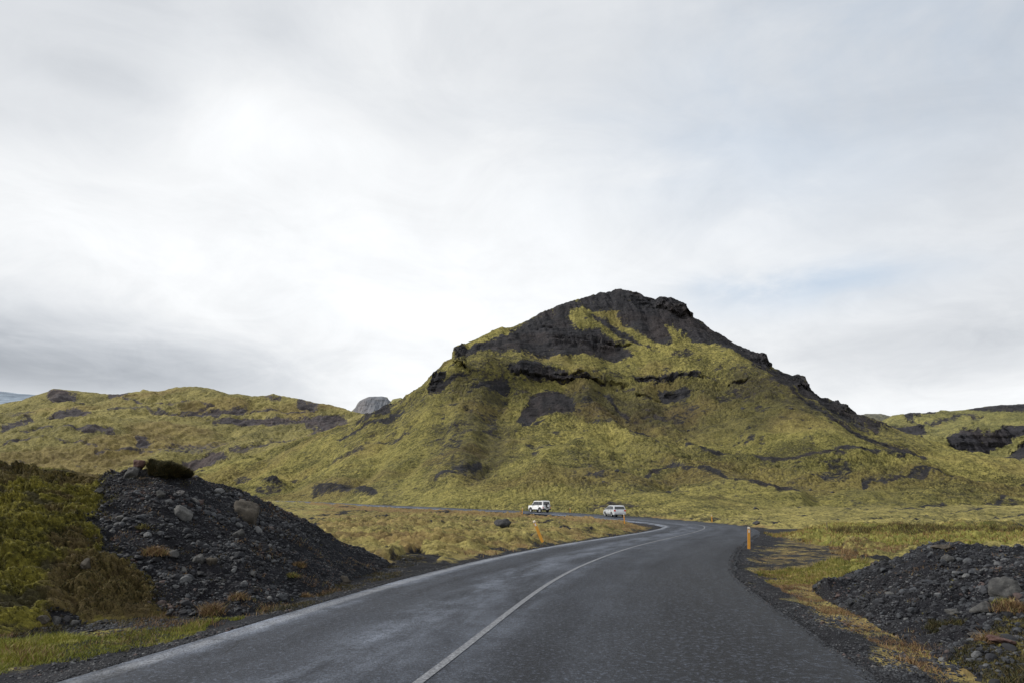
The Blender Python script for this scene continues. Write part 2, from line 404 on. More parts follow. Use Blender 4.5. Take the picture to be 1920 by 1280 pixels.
rus = inpoly(wx, wy, [(1400, 1060), (1560, 1085), (1600, 1110), (1660, 1180), (1800, 1240), (1940, 1330), (1600, 1330), (1500, 1220), (1440, 1130)])*fr*(.15+.5*sstep(-.2, .4, wob))
rus = np.maximum(rus, inpoly(wx, wy, [(560, 944), (700, 951), (900, 957), (1000, 964), (1120, 972), (1215, 984), (1225, 990), (1200, 997), (1060, 981), (950, 973), (800, 966), (640, 958)])*fr*.75)
rus = np.maximum(rus, inpoly(wx, wy, [(700, 1018), (800, 1020), (830, 1038), (760, 1045)])*fr*.6)
rus = np.maximum(rus, sstep(.2, .6, aRD)*(1-sstep(1.5, 3.2, aRD))*sstep(-.1, .5, wob)*.7*(Y > 4)*(Y < 150))
mossR = np.ones(X.shape)
gcol = np.clip(np.maximum(sh, lay*.55), 0, 1)
toe = inpoly(wx, wy, [(-200, 1180), (0, 1170), (150, 1150), (330, 1132), (520, 1115), (650, 1080), (735, 1045), (780, 1040), (830, 1048), (640, 1118), (470, 1158), (150, 1182), (0, 1206), (-200, 1222)])*fr
gcol = np.maximum(gcol, toe*.8); Z += HUM*(1-.9*lay)*(1-.6*toe)
LAYM = lay*(1-sh); gcol = np.maximum(gcol, sstep(.35, .7, fbm(X*.16, Y*.22, 4, 91))*.8)
gcol[(grn > 0) & (sh < .5)] *= .35
fld = (RD < 0)*(Y > 18)*(Y < 110)*(X > -60)*(X < 14)*(aRD > 0)
rus = np.maximum(rus, fld*(.05+.42*sstep(-.25, .5, fbm(X*.13, Y*.2, 4, 93)))); rus = np.maximum(rus, lay*.4); ghol = sstep(.88, .55, billow(X*.95, Y*.95, 4, 5, .65))*.75*mossy*(Y < 300)
zone = np.stack([gcol, grn*(1-sh)*.38, rus*(1-sh), ghol], 1)
o = npmesh("ground", np.stack([X, Y, Z], 1), gridfaces(len(gyv), len(gx)), M_GND, {'zone': zone})
tag(o, kind='structure')
GZ = Z.reshape(len(gyv), len(gx)); GR = np.where(grn > 0, 1, 0).reshape(GZ.shape)
def bil(G, x, y):
    i = np.clip(np.searchsorted(gyv, y)-1, 0, len(gyv)-2); j = np.clip(np.searchsorted(gx, x)-1, 0, len(gx)-2)
    v = (y-gyv[i])/(gyv[i+1]-gyv[i]); u = (x-gx[j])/(gx[j+1]-gx[j])
    return (G[i, j]*(1-u)+G[i, j+1]*u)*(1-v)+(G[i+1, j]*(1-u)+G[i+1, j+1]*u)*v
def gz(x, y): return bil(GZ, np.asarray(x, float), np.asarray(y, float))

def hitg(px, py):
    a, e = AE(px, py); a = float(a); e = float(e); ys = np.linspace(3, 200, 12000)
    f = CAMZ+e*ys-gz(a*ys, ys); i = int(np.argmax(f < 0)); i = i if f[i] < 0 else len(ys)-1
    return np.array([a*ys[i], ys[i]])
# ------------------------------------------------------------------ lofted landforms
class Loft:
    """surface through contour lines sighted at known distances; columns are bearings"""
    def __init__(s, a0, a1, nc):
        s.a = np.linspace(a0, a1, nc); s.c = []; s.rows = []
    def line(s, e, D, rows=0): s.c.append((D, e)); s.rows.append(rows); return s
    def build(s):
        n = len(s.c); D = np.array([c[0]*np.ones_like(s.a) for c in s.c]); Zc = np.array([CAMZ+c[1]*c[0] for c in s.c])
        out = []; T = []
        for i in range(n-1):
            P = [np.stack([D[j], Zc[j]]) for j in (max(i-1, 0), i, i+1, min(i+2, n-1))]
            r = s.rows[i+1]
            for t in np.linspace(0, 1, r, endpoint=(i == n-2)):
                # monotone-ish hermite
                m1 = (P[2]-P[0])*.5; m2 = (P[3]-P[1])*.5; d = P[2]-P[1]
                m1 = np.clip(m1, np.minimum(0, 2.5*d), np.maximum(0, 2.5*d)); m2 = np.clip(m2, np.minimum(0, 2.5*d), np.maximum(0, 2.5*d))
                h = (2*t**3-3*t*t+1)*P[1]+(t**3-2*t*t+t)*m1+(-2*t**3+3*t*t)*P[2]+(t**3-t*t)*m2
                out.append(h); T.append(i+t)
        H = np.array(out)                      # rows,2,cols
        s.T = np.repeat(np.array(T)[:, None], len(s.a), 1); s.Y = H[:, 0]; s.Z = H[:, 1]; s.X = s.a[None, :]*s.Y
        return s
def curve(a, pts):
    P = np.array(pts, float); aa, ee = AE(P[:, 0], P[:, 1]); o_ = np.argsort(aa); return np.interp(a, aa[o_], ee[o_])
def acol(px, py): return float(AE(px, py)[0])
def adep(a, pts, py=800):
    P = np.array(pts, float); aa = AE(P[:, 0], np.full(len(P), py))[0]; return np.interp(a, aa, P[:, 1])

# ---- the mountain
mt = Loft(acol(300, 880), acol(2060, 880), 1500); a = mt.a
CREST = [(300, 903), (350, 887), (400, 873), (480, 851), (560, 823), (640, 798), (700, 779), (720, 768), (750, 751), (790, 728), (800, 718), (806, 704), (816, 698), (848, 683), (851, 656), (858, 651), (905, 631), (930, 618), (955, 616), (985, 603), (1010, 590), (1040, 577), (1060, 568), (1100, 556), (1130, 547), (1150, 543), (1185, 546), (1215, 556), (1228, 563), (1240, 560), (1265, 567), (1283, 576), (1288, 588), (1300, 597), (1320, 607), (1340, 624), (1370, 641), (1400, 658), (1420, 662), (1432, 668), (1436, 680), (1446, 689), (1470, 699), (1490, 702), (1504, 710), (1508, 723), (1520, 735), (1540, 750), (1565, 752), (1590, 762), (1597, 773), (1615, 782), (1660, 798), (1700, 813), (1740, 828), (1780, 842), (1820, 853), (1870, 862), (1920, 868), (2060, 880)]
FOOT = [(300, 925), (500, 930), (560, 933), (700, 939), (850, 946), (1000, 952), (1100, 957), (1200, 963), (1300, 970), (1400, 974), (1600, 976), (1800, 984), (2060, 990)]
TB = [(300, 912), (500, 866), (700, 802), (760, 766), (800, 742), (850, 728), (900, 722), (960, 726), (1020, 730), (1100, 737), (1180, 726), (1260, 732), (1330, 726), (1400, 732), (1480, 752), (1560, 782), (1620, 806), (1700, 834), (1800, 859), (1920, 880), (2060, 890)]
TTp = [(300, 909), (500, 859), (700, 790), (760, 753), (800, 728), (816, 708), (850, 694), (900, 684), (960, 676), (1020, 682), (1100, 698), (1180, 697), (1240, 698), (1320, 700), (1400, 712), (1480, 733), (1560, 768), (1620, 796), (1700, 825), (1800, 855), (1920, 876), (2060, 887)]
SHp = [(300, 907), (500, 856), (700, 786), (760, 750), (800, 723), (820, 704), (852, 683), (900, 667), (960, 656), (1020, 659), (1100, 669), (1180, 672), (1240, 668), (1320, 668), (1400, 690), (1480, 722), (1560, 762), (1620, 792), (1700, 821), (1800, 852), (1920, 873), (2060, 885)]
Df = adep(a, [(300, 205), (560, 178), (700, 150), (850, 126), (1000, 106), (1100, 98), (1200, 93), (1300, 88), (1400, 86), (1700, 90), (2060, 100)], 950)
Dc = adep(a, [(300, 300), (560, 290), (700, 292), (850, 300), (1000, 322), (1150, 332), (1300, 320), (1450, 295), (1600, 265), (1750, 245), (1920, 232), (2060, 225)], 750)
eF = curve(a, FOOT); eC = curve(a, CREST); eT = curve(a, TB); eTT = curve(a, TTp); eS = curve(a, SHp)
# smooth bearings for the inner lines so only the skyline keeps its sharp steps
def sm(v, k=31): q = np.hanning(k); q /= q.sum(); return np.convolve(np.pad(v, k//2, 'edge'), q, 'valid')
eF, eT, eTT, eS = sm(eF), sm(eT), sm(eTT), sm(eS); eCs = sm(eC, 61)
eT = np.minimum(eT, eC-.004); eTT = np.minimum(eTT, eC-.003); eS = np.minimum(eS, eC-.0015)
q = lambda t: Df+(Dc-Df)*t
mt.line((GB(Df-9)-.7-CAMZ)/(Df-9), Df-9).line((GB(Df+1)+.12-CAMZ)/(Df+1), Df+1, 24).line(eF+(eT-eF)*.20, q(.17), 90).line(eF+(eT-eF)*.46, q(.37), 110).line(eF+(eT-eF)*.74, q(.53), 100).line(eT, q(.655), 90)
mt.line(eTT, q(.69), 60).line(eS, q(.765), 45).line(np.minimum(eS+(eCs-eS)*.5, eC-.0008), q(.87), 70).line(np.minimum(eS+(eCs-eS)*.92, eC-.0004), q(.965), 60).line(eC, Dc, 16)
zc = CAMZ+eC*Dc
mt.line((zc-1.5-CAMZ)/(Dc+8), Dc+8, 8).line((zc*.8-CAMZ)/(Dc+50), Dc+50, 16).line((zc*.35-CAMZ)/(Dc+130), Dc+130, 16).line(-CAMZ/(Dc+260), Dc+260, 12)
mt.build(); x, y, z, T = mt.X.copy(), mt.Y.copy(), mt.Z.copy(), mt.T
px, py = PR(x, y, z)
front = T <= 10
wpx = px+9*fbm(px*.02, py*.03, 4, 101); wpy = py+6*fbm(px*.02+50, py*.03, 4, 102)
SCREE = [
 [(849, 652), (852, 684), (900, 668), (960, 656), (1010, 660), (1080, 668), (1150, 670), (1188, 664), (1160, 640), (1140, 628), (1120, 612), (1085, 616), (1070, 600), (1066, 588), (1090, 575), (1078, 560), (1010, 587), (985, 603), (955, 622), (920, 640), (880, 655)],
 [(1078, 572), (1090, 552), (1150, 536), (1215, 550), (1240, 555), (1285, 570), (1300, 592), (1340, 618), (1400, 650), (1440, 662), (1450, 690), (1400, 684), (1350, 656), (1310, 640), (1290, 634), (1262, 612), (1246, 604), (1262, 640), (1240, 640), (1200, 620), (1170, 602), (1150, 590), (1160, 578), (1130, 582), (1110, 582)],
 [(1100, 586), (1120, 590), (1160, 612), (1205, 638), (1220, 650), (1190, 644), (1140, 616)],
 [(1065, 640), (1130, 640), (1180, 655), (1185, 668), (1120, 672), (1070, 660)],
 [(950, 680), (1010, 670), (1050, 688), (1100, 706), (1120, 714), (1060, 716), (1000, 706), (960, 696)],
 [(1000, 732), (1040, 730), (1070, 750), (1084, 776), (1050, 784), (1010, 785), (985, 795), (965, 780), (985, 755)],
 [(878, 732), (910, 712), (940, 700), (956, 708), (962, 724), (915, 730)],
 [(800, 742), (806, 704), (825, 700), (840, 704), (830, 720), (865, 704), (900, 694), (890, 702), (850, 722), (820, 740)],
 [(1180, 695), (1240, 692), (1310, 694), (1325, 699), (1240, 703), (1190, 702)],
 [(1400, 690), (1440, 688), (1500, 704), (1512, 724), (1560, 756), (1600, 776), (1680, 806), (1640, 802), (1570, 776), (1500, 742), (1450, 706)],
 [(1180, 795), (1215, 798), (1220, 812), (1190, 815)], [(1230, 720), (1290, 716), (1296, 736), (1240, 738)],
 [(655, 800), (700, 775), (740, 760), (730, 780), (690, 795)]]
rock = np.zeros(px.shape)
_wk = {}
def soft(px, py, P, k=1.0, sd=900):
    if _wk.get('id') is not px:          # the wandering of the edges is worked out once per landform
        _wk['id'] = px
        _wk['w'] = [((7+2*i_)*fbm(px*(.02+.02*i_), py*(.03+.02*i_), 4, sd+i_, .65), (5+i_)*fbm(px*(.02+.02*i_)+40, py*(.03+.03*i_), 4, sd+9+i_, .65)) for i_ in range(4)]
    r = 0
    for wx_, wy_ in _wk['w']: r = r+inpoly(px+k*wx_, py+k*wy_, P)
    return r/4
for P in SCREE: rock = np.maximum(rock, soft(px, py, P))
rock = np.maximum(rock, .85*inpoly(wpx, wpy, [(1400, 650), (1445, 688), (1420, 690), (1330, 650), (1300, 640), (1310, 628)]))
for L, w in (([(1290, 826), (1360, 835), (1450, 852), (1540, 858), (1620, 866), (1700, 884)], 4.5), ([(1250, 868), (1320, 884), (1400, 902), (1490, 914)], 4), ([(1450, 722), (1500, 750), (1560, 792), (1640, 826), (1730, 850)], 6),
             ([(820, 905), (850, 885), (900, 870)], 5), ([(1620, 905), (1700, 908), (1790, 900)], 4), ([(1750, 900), (1860, 912), (1940, 905)], 5), ([(1120, 740), (1180, 770)], 4), ([(1390, 905), (1400, 950)], 0.1), ([(760, 775), (700, 800), (640, 820)], 4), ([(590, 925), (640, 915), (700, 925)], 9), ([(1100, 905), (1180, 890), (1260, 872)], 3.5), ([(1500, 700), (1508, 722), (1545, 752)], 9), ([(1562, 750), (1600, 778)], 5), ([(1640, 960), (1740, 950), (1850, 955), (1930, 948)], 3)):
    rock = np.maximum(rock, (1-sstep(w*.2, w*1.7, neardist(wpx, wpy, L)))*.85)
rn = fbm(x*.035, y*.03+z*.05, 5, 120, .6)
rock = np.maximum(rock, sstep(.55, .85, rn)*.6)
rock = np.maximum(rock, sstep(.40, .75, fbm(x*.16, z*.25+y*.05, 4, 122, .6))*.6*sstep(560, 700, py)*(1-sstep(800, 880, py)))
rock = np.maximum(rock, sstep(.30, .7, fbm(x*.09, z*.2, 4, 124, .6))*.55*inpoly(wpx, wpy, [(850, 740), (930, 760), (920, 870), (840, 900), (800, 860)]))
rock[(wpx > 870) & (wpx < 960) & (py < 652) & (py > 600) & (neardist(wpx, wpy, [(858, 650), (905, 634), (960, 618), (1000, 602)]) < 9)] = .05
mott = np.full(px.shape, .10)
for P, v_ in (([(870, 655), (1010, 660), (1060, 700), (1000, 745), (880, 770), (840, 720)], .40), ([(820, 760), (950, 770), (970, 850), (900, 905), (790, 900), (800, 820)], .34), ([(1040, 735), (1300, 735), (1330, 790), (1200, 800), (1060, 800)], .34), ([(1040, 850), (1270, 855), (1300, 935), (1060, 940)], .34), ([(1340, 685), (1480, 690), (1720, 815), (1760, 850), (1560, 800), (1380, 740)], .36), ([(1180, 810), (1520, 840), (1560, 920), (1300, 910), (1150, 850)], .30), ([(620, 790), (760, 740), (860, 690), (870, 760), (760, 800), (650, 860)], .32), ([(1550, 890), (1950, 890), (1950, 985), (1600, 960)], .28), ([(560, 895), (760, 900), (740, 935), (560, 932)], .32), ([(480, 850), (700, 800), (720, 830), (500, 880)], .22)):
    mott = np.maximum(mott, v_*soft(px, py, P, 3.0))
rock = np.maximum(rock, mott*.8+.10*fbm(x*.06, y*.06, 3, 133))
rock = np.clip(rock, 0, 1)
# relief: spurs and gullies running down, hummocky moss, broken rock
keep = 1-sstep(8.2, 9.8, T)*(T < 11); RIB = sstep(7.4, 8.4, T)*(1-sstep(9.0, 9.8, T))*(T < 11)
spur = fbm(x*.028+.3*n2(x*.01, y*.01, 5), z*.012, 4, 140, .55)
zf = sstep(1, 2.5, T)*(1-sstep(7.5, 9.3, T))
dz = RIB*(fbm(x*.075, y*.02, 4, 146, .6)*1.5+fbm(x*.3, y*.12, 3, 147, .6)*.5)+spur*3.4*zf+zf*1.2*fbm(x*.085, y*.085+z*.05, 3, 143, .55)
g = np.exp(-(neardist(px, py, [(905, 745), (885, 800), (865, 850), (838, 905)])/26)**2); dz += 1.1*g*zf
g = np.exp(-(neardist(px, py, [(945, 790), (930, 840), (915, 900)])/30)**2); dz -= .4*g*zf
g = np.exp(-(neardist(px, py, [(1100, 760), (1180, 820), (1290, 870), (1400, 905), (1500, 918)])/14)**2); dz += 1.8*g*zf
g = np.exp(-(neardist(px, py, [(1290, 830), (1450, 856), (1640, 870), (1760, 895)])/11)**2); dz += 1.4*g*zf
hum = billow(x*.33, y*.33, 4, 150, .65)
hum2 = billow(x*.7, y*.55, 3, 160, .6)
mossm = 1-np.clip(rock, 0, 1); vary = .35+1.0*sstep(-.35, .55, fbm(x*.014, y*.014, 3, 155))
nearf = sstep(.2, 1.2, T)
dz += nearf*keep*mossm*vary*((hum-.9)*.62*(.5+.5*sstep(100, 200, y))+(hum2-.85)*.55)
cliff = np.zeros(px.shape)
for P in ([(955, 685), (1010, 682), (1100, 692), (1150, 706), (1140, 722), (1040, 722), (960, 706)], [(845, 645), (875, 650), (870, 690), (846, 690)], [(1190, 540), (1240, 555), (1295, 565), (1300, 600), (1230, 580), (1180, 560)], [(1405, 650), (1452, 660), (1455, 694), (1405, 675)], [(1480, 695), (1525, 700), (1530, 740), (1490, 720)], [(1560, 745), (1605, 755), (1605, 785), (1570, 770)], [(1165, 690), (1335, 688), (1335, 708), (1170, 708)], [(1040, 625), (1190, 636), (1190, 652), (1040, 645)], [(800, 700), (830, 690), (815, 735), (795, 735)]): cliff = np.maximum(cliff, soft(px, py, P, .7, 950))
dz += keep*rock*(fbm(x*.3, y*.3+z*.3, 4, 170, .6)*(.35+.9*cliff))
crk = fbm(x*.5, z*1.2, 3, 180, .6)
dz += (T >= 8.6)*(T <= 11.5)*(crk*.14+rock*(fbm(x*.16, z*.1+3, 4, 184, .6)*.9))
z = z+dz
# ledges of broken rock: strata pushed in and out
rug = rock*sstep(1.5, 3, T)*(T < 10)
y = y+rug*(fbm(x*.10, z*.45, 4, 190, .6)*(.4+.7*cliff)+cliff*fbm(x*.35, z*.12, 4, 196, .6)*1.0)
LEDGE = [([(965, 697), (1010, 700), (1060, 697), (1095, 703)], 3.4), ([(1030, 708), (1060, 716), (1090, 713), (1130, 718), (1132, 709)], 4.5), ([(1142, 716), (1170, 717)], 4), ([(1248, 726), (1290, 730)], 4.5), ([(1105, 742), (1130, 746)], 2.5), ([(1370, 716), (1400, 720)], 3.5), ([(1118, 770), (1150, 772)], 3), ([(1170, 697), (1230, 697), (1320, 702)], 2),
          ([(895, 655), (915, 642)], 3), ([(1010, 612), (1040, 614)], 3), ([(1245, 575), (1285, 586)], 2.4), ([(1140, 640), (1180, 646)], 2.5), ([(1430, 668), (1438, 682)], 2.5), ([(868, 688), (880, 700)], 3), ([(1195, 548), (1225, 562)], 2), ([(1190, 730), (1240, 735)], 1.5)]
hol = np.zeros(px.shape)
blk = soft(px, py, [(1226, 556), (1290, 560), (1300, 596), (1262, 588), (1230, 574)], .5)+soft(px, py, [(1424, 655), (1450, 660), (1452, 690), (1428, 680)], .5)+soft(px, py, [(1484, 698), (1512, 700), (1518, 728), (1494, 722)], .5)+soft(px, py, [(846, 650), (872, 648), (870, 690), (848, 688)], .5)
y = y-np.clip(blk, 0, 1)*3.5*(T < 10.2)*(T > 6)
for L, w in LEDGE:
    w = w*.62; g = np.exp(-(neardist(wpx*.6+px*.4, wpy*.6+py*.4, L)/w)**2)*sstep(-.5, .1, fbm(x*.12, z*.12, 3, 192)); hol = np.maximum(hol, g*.9)
    y = y+g*2.0*(T < 10)*(.6+.6*np.clip(fbm(x*.15, z*.3, 3, 191), -.6, 1)); z = z-g*.5*(T < 10)
    g2 = np.exp(-(neardist(px, py+w*2.0, L)/(w*1.0))**2); y = y-g2*1.2*(T < 9.5)*(T > 1)      # lip above
rock = np.maximum(rock, hol)
for sx, sy, w, h_ in ((510, 907, 28, 2.2), (640, 922, 34, 1.6), (690, 925, 30, 1.3), (600, 920, 20, 1.1), (1115, 925, 30, .8), (1216, 905, 22, .7)):
    g = np.exp(-((px-sx)/w)**2-((py-sy)/6.5)**2); z = z+g*h_; 
    if sx < 660: rock = np.maximum(rock, np.clip(g*1.3-.3, 0, 1))
hollow = np.clip(1.25*(mott-.1)*(1+.9*fbm(x*.12, y*.12+z*.2, 4, 197, .65)), 0, .75)+np.maximum(sstep(.85, .45, hum)*mossm*np.clip(vary, 0, 1)*.9, .6*soft(px, py, [(1080, 705), (1450, 705), (1560, 790), (1420, 815), (1100, 800), (1040, 750)], 3.)+.4*soft(px, py, [(850, 700), (960, 740), (980, 860), (860, 900)], 3.))
zone = np.stack([np.clip(rock, 0, 1), np.zeros_like(rock), .22*sstep(.0, .6, fbm(x*.03, y*.03, 4, 200)), np.clip(hollow, 0, .9)], 2).reshape(-1, 4)
MT = (x, y, z, px, py)
o = npmesh("mountain", np.stack([x, y, z], 2).reshape(-1, 3), gridfaces(*x.shape), M_MTN, {'zone': zone}); tag(o, kind='structure')

# ---- hills to the left
def hills(name, px0, px1, nc, lines, mat, rockf=None, amp=1.0, seed=300, polys=(), thick=250, streaks=(), thr=.32, cl_amp=5):
    lf = Loft(acol(px0, 850), acol(px1, 850), nc); a = lf.a
    for k, (pts, dep, rows) in enumerate(lines):
        e = curve(a, pts)
        if k < len(lines)-1: e = sm(e, 41)
        lf.line(e, adep(a, dep) if hasattr(dep, '__len__') else np.full(nc, float(dep)), rows)
    D = lf.c[-1][0]; zc = CAMZ+lf.c[-1][1]*D
    lf.line((zc*.97-CAMZ)/(D+20), D+20, 6).line((zc*.7-CAMZ)/(D+thick*.5), D+thick*.5, 8).line((-2-CAMZ)/(D+thick*1.5), D+thick*1.5, 8)
    lf.build(); x, y, z, T = lf.X.copy(), lf.Y.copy(), lf.Z.copy(), lf.T
    px, py = PR(x, y, z); nl = len(lines)-1
    wpx = px+10*fbm(px*.02, py*.04, 4, seed+1); wpy = py+5*fbm(px*.02+50, py*.04, 4, seed+2)
    rock = np.zeros(px.shape)
    for P in polys: rock = np.maximum(rock, soft(px, py, P, .8, seed+40))
    for L, w in streaks: rock = np.maximum(rock, (1-sstep(w*.2, w*1.7, neardist(wpx, wpy, L)))*.7)
    rock = np.maximum(rock, sstep(thr+.25, thr+.8, fbm(x*.012, z*.06, 5, seed+3, .6))*.55)
    keep = (1-sstep(nl-.5, nl, T)*(T < nl+1))*sstep(0, .5, T)
    z = z+keep*amp*(fbm(x*.012, y*.012, 4, seed+4, .6)*5.5+(billow(x*.05, y*.05, 4, seed+5, .6)-.8)*2.0*(1-rock)+fbm(x*.15, z*.4, 3, seed+6)*1.2)
    z = z+(T > nl-.5)*(T < nl+1)*fbm(x*.2, z*.3, 3, seed+7)*.5*amp
    y = y+keep*rock*(fbm(x*.03, z*.2, 4, seed+8, .6)*.5+fbm(x*.09, z*.02, 4, seed+12, .65))*cl_amp*.8
    hol = sstep(.62, .42, billow(x*.05, y*.05, 4, seed+5, .6))*.7
    zone = np.stack([np.clip(rock, 0, 1), rock*0, .35*sstep(.1, .5, fbm(x*.01, y*.01, 3, seed+9)), hol], 2).reshape(-1, 4)
    o = npmesh(name, np.stack([x, y, z], 2).reshape(-1, 3), gridfaces(*x.shape), mat, {'zone': zone}); tag(o, kind='structure'); return o

hills("far_hills", -500, 700, 900, [
 ([(-500, 960), (700, 960)], 330, 0),
 ([(-500, 905), (0, 905), (350, 915), (700, 900)], 360, 12),
 ([(-500, 850), (0, 842), (150, 850), (280, 868), (350, 885), (440, 850), (560, 825), (700, 800)], [(-500, 430), (350, 400), (700, 430)], 60),
 ([(-500, 800), (-100, 790), (0, 800), (60, 792), (180, 795), (300, 800), (400, 815), (430, 830), (520, 812), (640, 800), (700, 790)], [(-500, 480), (200, 470), (700, 520)], 60),
 ([(-500, 795), (-100, 785), (0, 792), (60, 786), (180, 790), (300, 792), (400, 803), (470, 810), (560, 802), (640, 792), (700, 785)], [(-500, 520), (200, 530), (700, 570)], 25),
 ([(-500, 775), (0, 775), (100, 755), (200, 765), (330, 762), (430, 775), (520, 778), (600, 780), (650, 784), (700, 783)], [(-500, 570), (200, 590), (700, 620)], 50),
 ([(-500, 735), (-200, 745), (-60, 752), (0, 757), (40, 750), (60, 742), (85, 735), (100, 728), (130, 731), (160, 734), (200, 738), (225, 739), (240, 735), (262, 733), (268, 729), (280, 732), (300, 733), (330, 725), (370, 724), (400, 729), (430, 738), (450, 738), (470, 742), (500, 741), (512, 737), (525, 741), (560, 747), (590, 754), (620, 758), (645, 765), (665, 772), (700, 781)], [(-500, 660), (200, 680), (700, 660)], 60)],
 M_HILL, cl_amp=3, polys=[[(330, 770), (420, 765), (470, 760), (460, 772), (400, 785), (345, 782)], [(400, 792), (440, 786), (500, 780), (560, 778), (640, 775), (655, 800), (600, 808), (560, 800), (470, 806), (410, 800)], [(85, 778), (130, 765), (170, 770), (175, 782), (120, 785)], [(85, 740), (105, 730), (140, 736), (145, 745), (95, 750)], [(0, 800), (60, 775), (70, 782), (20, 805), (0, 812)], [(130, 748), (155, 748), (160, 757), (140, 757)], [(200, 737), (240, 732), (240, 744), (205, 746)], [(255, 815), (275, 815), (285, 835), (262, 842)], [(150, 808), (210, 800), (215, 815), (155, 818)], [(560, 748), (600, 757), (590, 768), (560, 762)], [(340, 868), (400, 850), (430, 855), (380, 885), (350, 895)]],
 streaks=[([(380, 795), (440, 790), (500, 793), (560, 790), (640, 795)], 3.5), ([(400, 800), (470, 803), (540, 800), (640, 806)], 2.5), ([(470, 770), (520, 765), (590, 770)], 2), ([(430, 850), (520, 826), (640, 806)], 3), ([(500, 740), (525, 741)], 3), ([(360, 752), (400, 760), (340, 770)], 2), ([(0, 845), (60, 828), (110, 826), (180, 838)], 2), ([(40, 818), (110, 806), (170, 812)], 2.5), ([(180, 845), (250, 838), (330, 850)], 2.2), ([(200, 770), (260, 764), (330, 772)], 2), ([(230, 750), (300, 757), (350, 750)], 2)], thr=.20)

M_BUTTE = terrain_mat("butte_rock_haze", .2, my=(.28, .26, .12), rk=((.125, .137, .160), (.205, .215, .235)), bd=.8)  # rock paled and blued, distance haze painted into its colour
hills("butte", 630, 790, 300, [([(630, 900), (790, 900)], 900, 0), ([(630, 800), (790, 790)], 930, 20), ([(630, 785), (665, 776), (680, 768), (700, 766), (720, 766), (740, 762), (790, 770)], 960, 30), ([(630, 782), (658, 773), (666, 764), (670, 756), (674, 751), (682, 747), (690, 743.5), (702, 742.5), (716, 742.5), (726, 744), (729, 749), (733, 752), (736, 748), (745, 746), (752, 745), (758, 748), (765, 752), (790, 765)], 985, 40)], M_BUTTE, seed=400, amp=.4, cl_amp=2.5, polys=[[(655, 785), (668, 755), (690, 735), (720, 735), (733, 752), (725, 768), (700, 775)]], thick=300)
M_ICE, nt, b = newmat("glacier_ice"); co = objco(nt, (.004, .004, .03))
c = ramp(nt, noise(nt, co, 1, 8, .65), [(.42, (.085, .12, .165)), (.55, (.17, .22, .28)), (.66, (.50, .56, .62))]); nt.links.new(c, b.inputs['Base Color']); b.inputs['Roughness'].default_value = .7
hills("glacier_hill", -800, 330, 200, [([(-800, 900), (330, 900)], 4200, 0), ([(-800, 770), (330, 780)], 4700, 10), ([(-800, 715), (-300, 722), (-100, 730), (0, 733), (60, 739), (120, 744), (260, 742), (330, 760)], 5400, 30)], M_ICE, seed=430, amp=1.0, thick=1500)
M_FARG = terrain_mat("far_hill_grey", .15, my=(.16, .15, .10), mg=(.12, .12, .09), md=(.08, .08, .07), rk=((.08, .08, .09), (.13, .13, .14)), bd=1.5)
hills("far_hill", 1560, 1760, 200, [([(1560, 900), (1760, 900)], 1150, 0), ([(1560, 805), (1760, 800)], 1200, 20), ([(1560, 800), (1590, 790), (1612, 778), (1622, 775), (1652, 775), (1672, 780), (1690, 788), (1760, 792)], 1300, 40)], M_FARG, seed=460, thick=400)
hills("right_hills", 1620, 2500, 800, [
 ([(1620, 930), (2500, 930)], 250, 0), ([(1620, 880), (1800, 868), (1900, 880), (2500, 880)], 300, 20),
 ([(1620, 845), (1750, 838), (1790, 852), (1850, 862), (1900, 855), (1960, 830), (2500, 830)], 360, 50),
 ([(1620, 830), (1700, 812), (1765, 818), (1780, 815), (1800, 806), (1835, 806), (1860, 812), (1890, 806), (1920, 802), (2000, 805), (2500, 800)], 378, 50),
 ([(1620, 820), (1700, 803), (1760, 802), (1800, 797), (1850, 798), (1920, 795), (2500, 790)], 450, 30),
 ([(1620, 806), (1680, 790), (1740, 786), (1800, 786), (1860, 782), (1920, 778), (2500, 770)], 520, 40),
 ([(1620, 805), (1655, 795), (1668, 788), (1690, 780), (1705, 776), (1740, 773), (1758, 774), (1775, 771), (1800, 769), (1840, 763), (1870, 759), (1920, 757), (2100, 748), (2500, 730)], 600, 40)],
 M_HILL2, seed=500, cl_amp=4.5, amp=.8, thr=.30, polys=[[(1668, 800), (1690, 795), (1730, 800), (1740, 812), (1700, 818), (1670, 812)], [(1776, 818), (1798, 806), (1830, 804), (1850, 812), (1870, 818), (1885, 806), (1930, 800), (1960, 812), (1900, 835), (1860, 850), (1825, 860), (1790, 850)], [(1880, 862), (1930, 835), (1940, 850), (1900, 875)], [(1690, 778), (1760, 770), (1765, 780), (1700, 786)], [(1800, 764), (1960, 750), (1960, 762), (1830, 772)]], streaks=[([(1700, 788), (1760, 790), (1840, 782)], 2), ([(1740, 805), (1800, 795)], 2)])

# ------------------------------------------------------------------ near banks of cinder and moss
def gdep(a, pts):
    P = np.array(pts, float); H = np.array([hit(*p) for p in pts]); aa = H[:, 0]/H[:, 1]; o_ = np.argsort(aa); return np.interp(a, aa[o_], H[:, 1][o_])
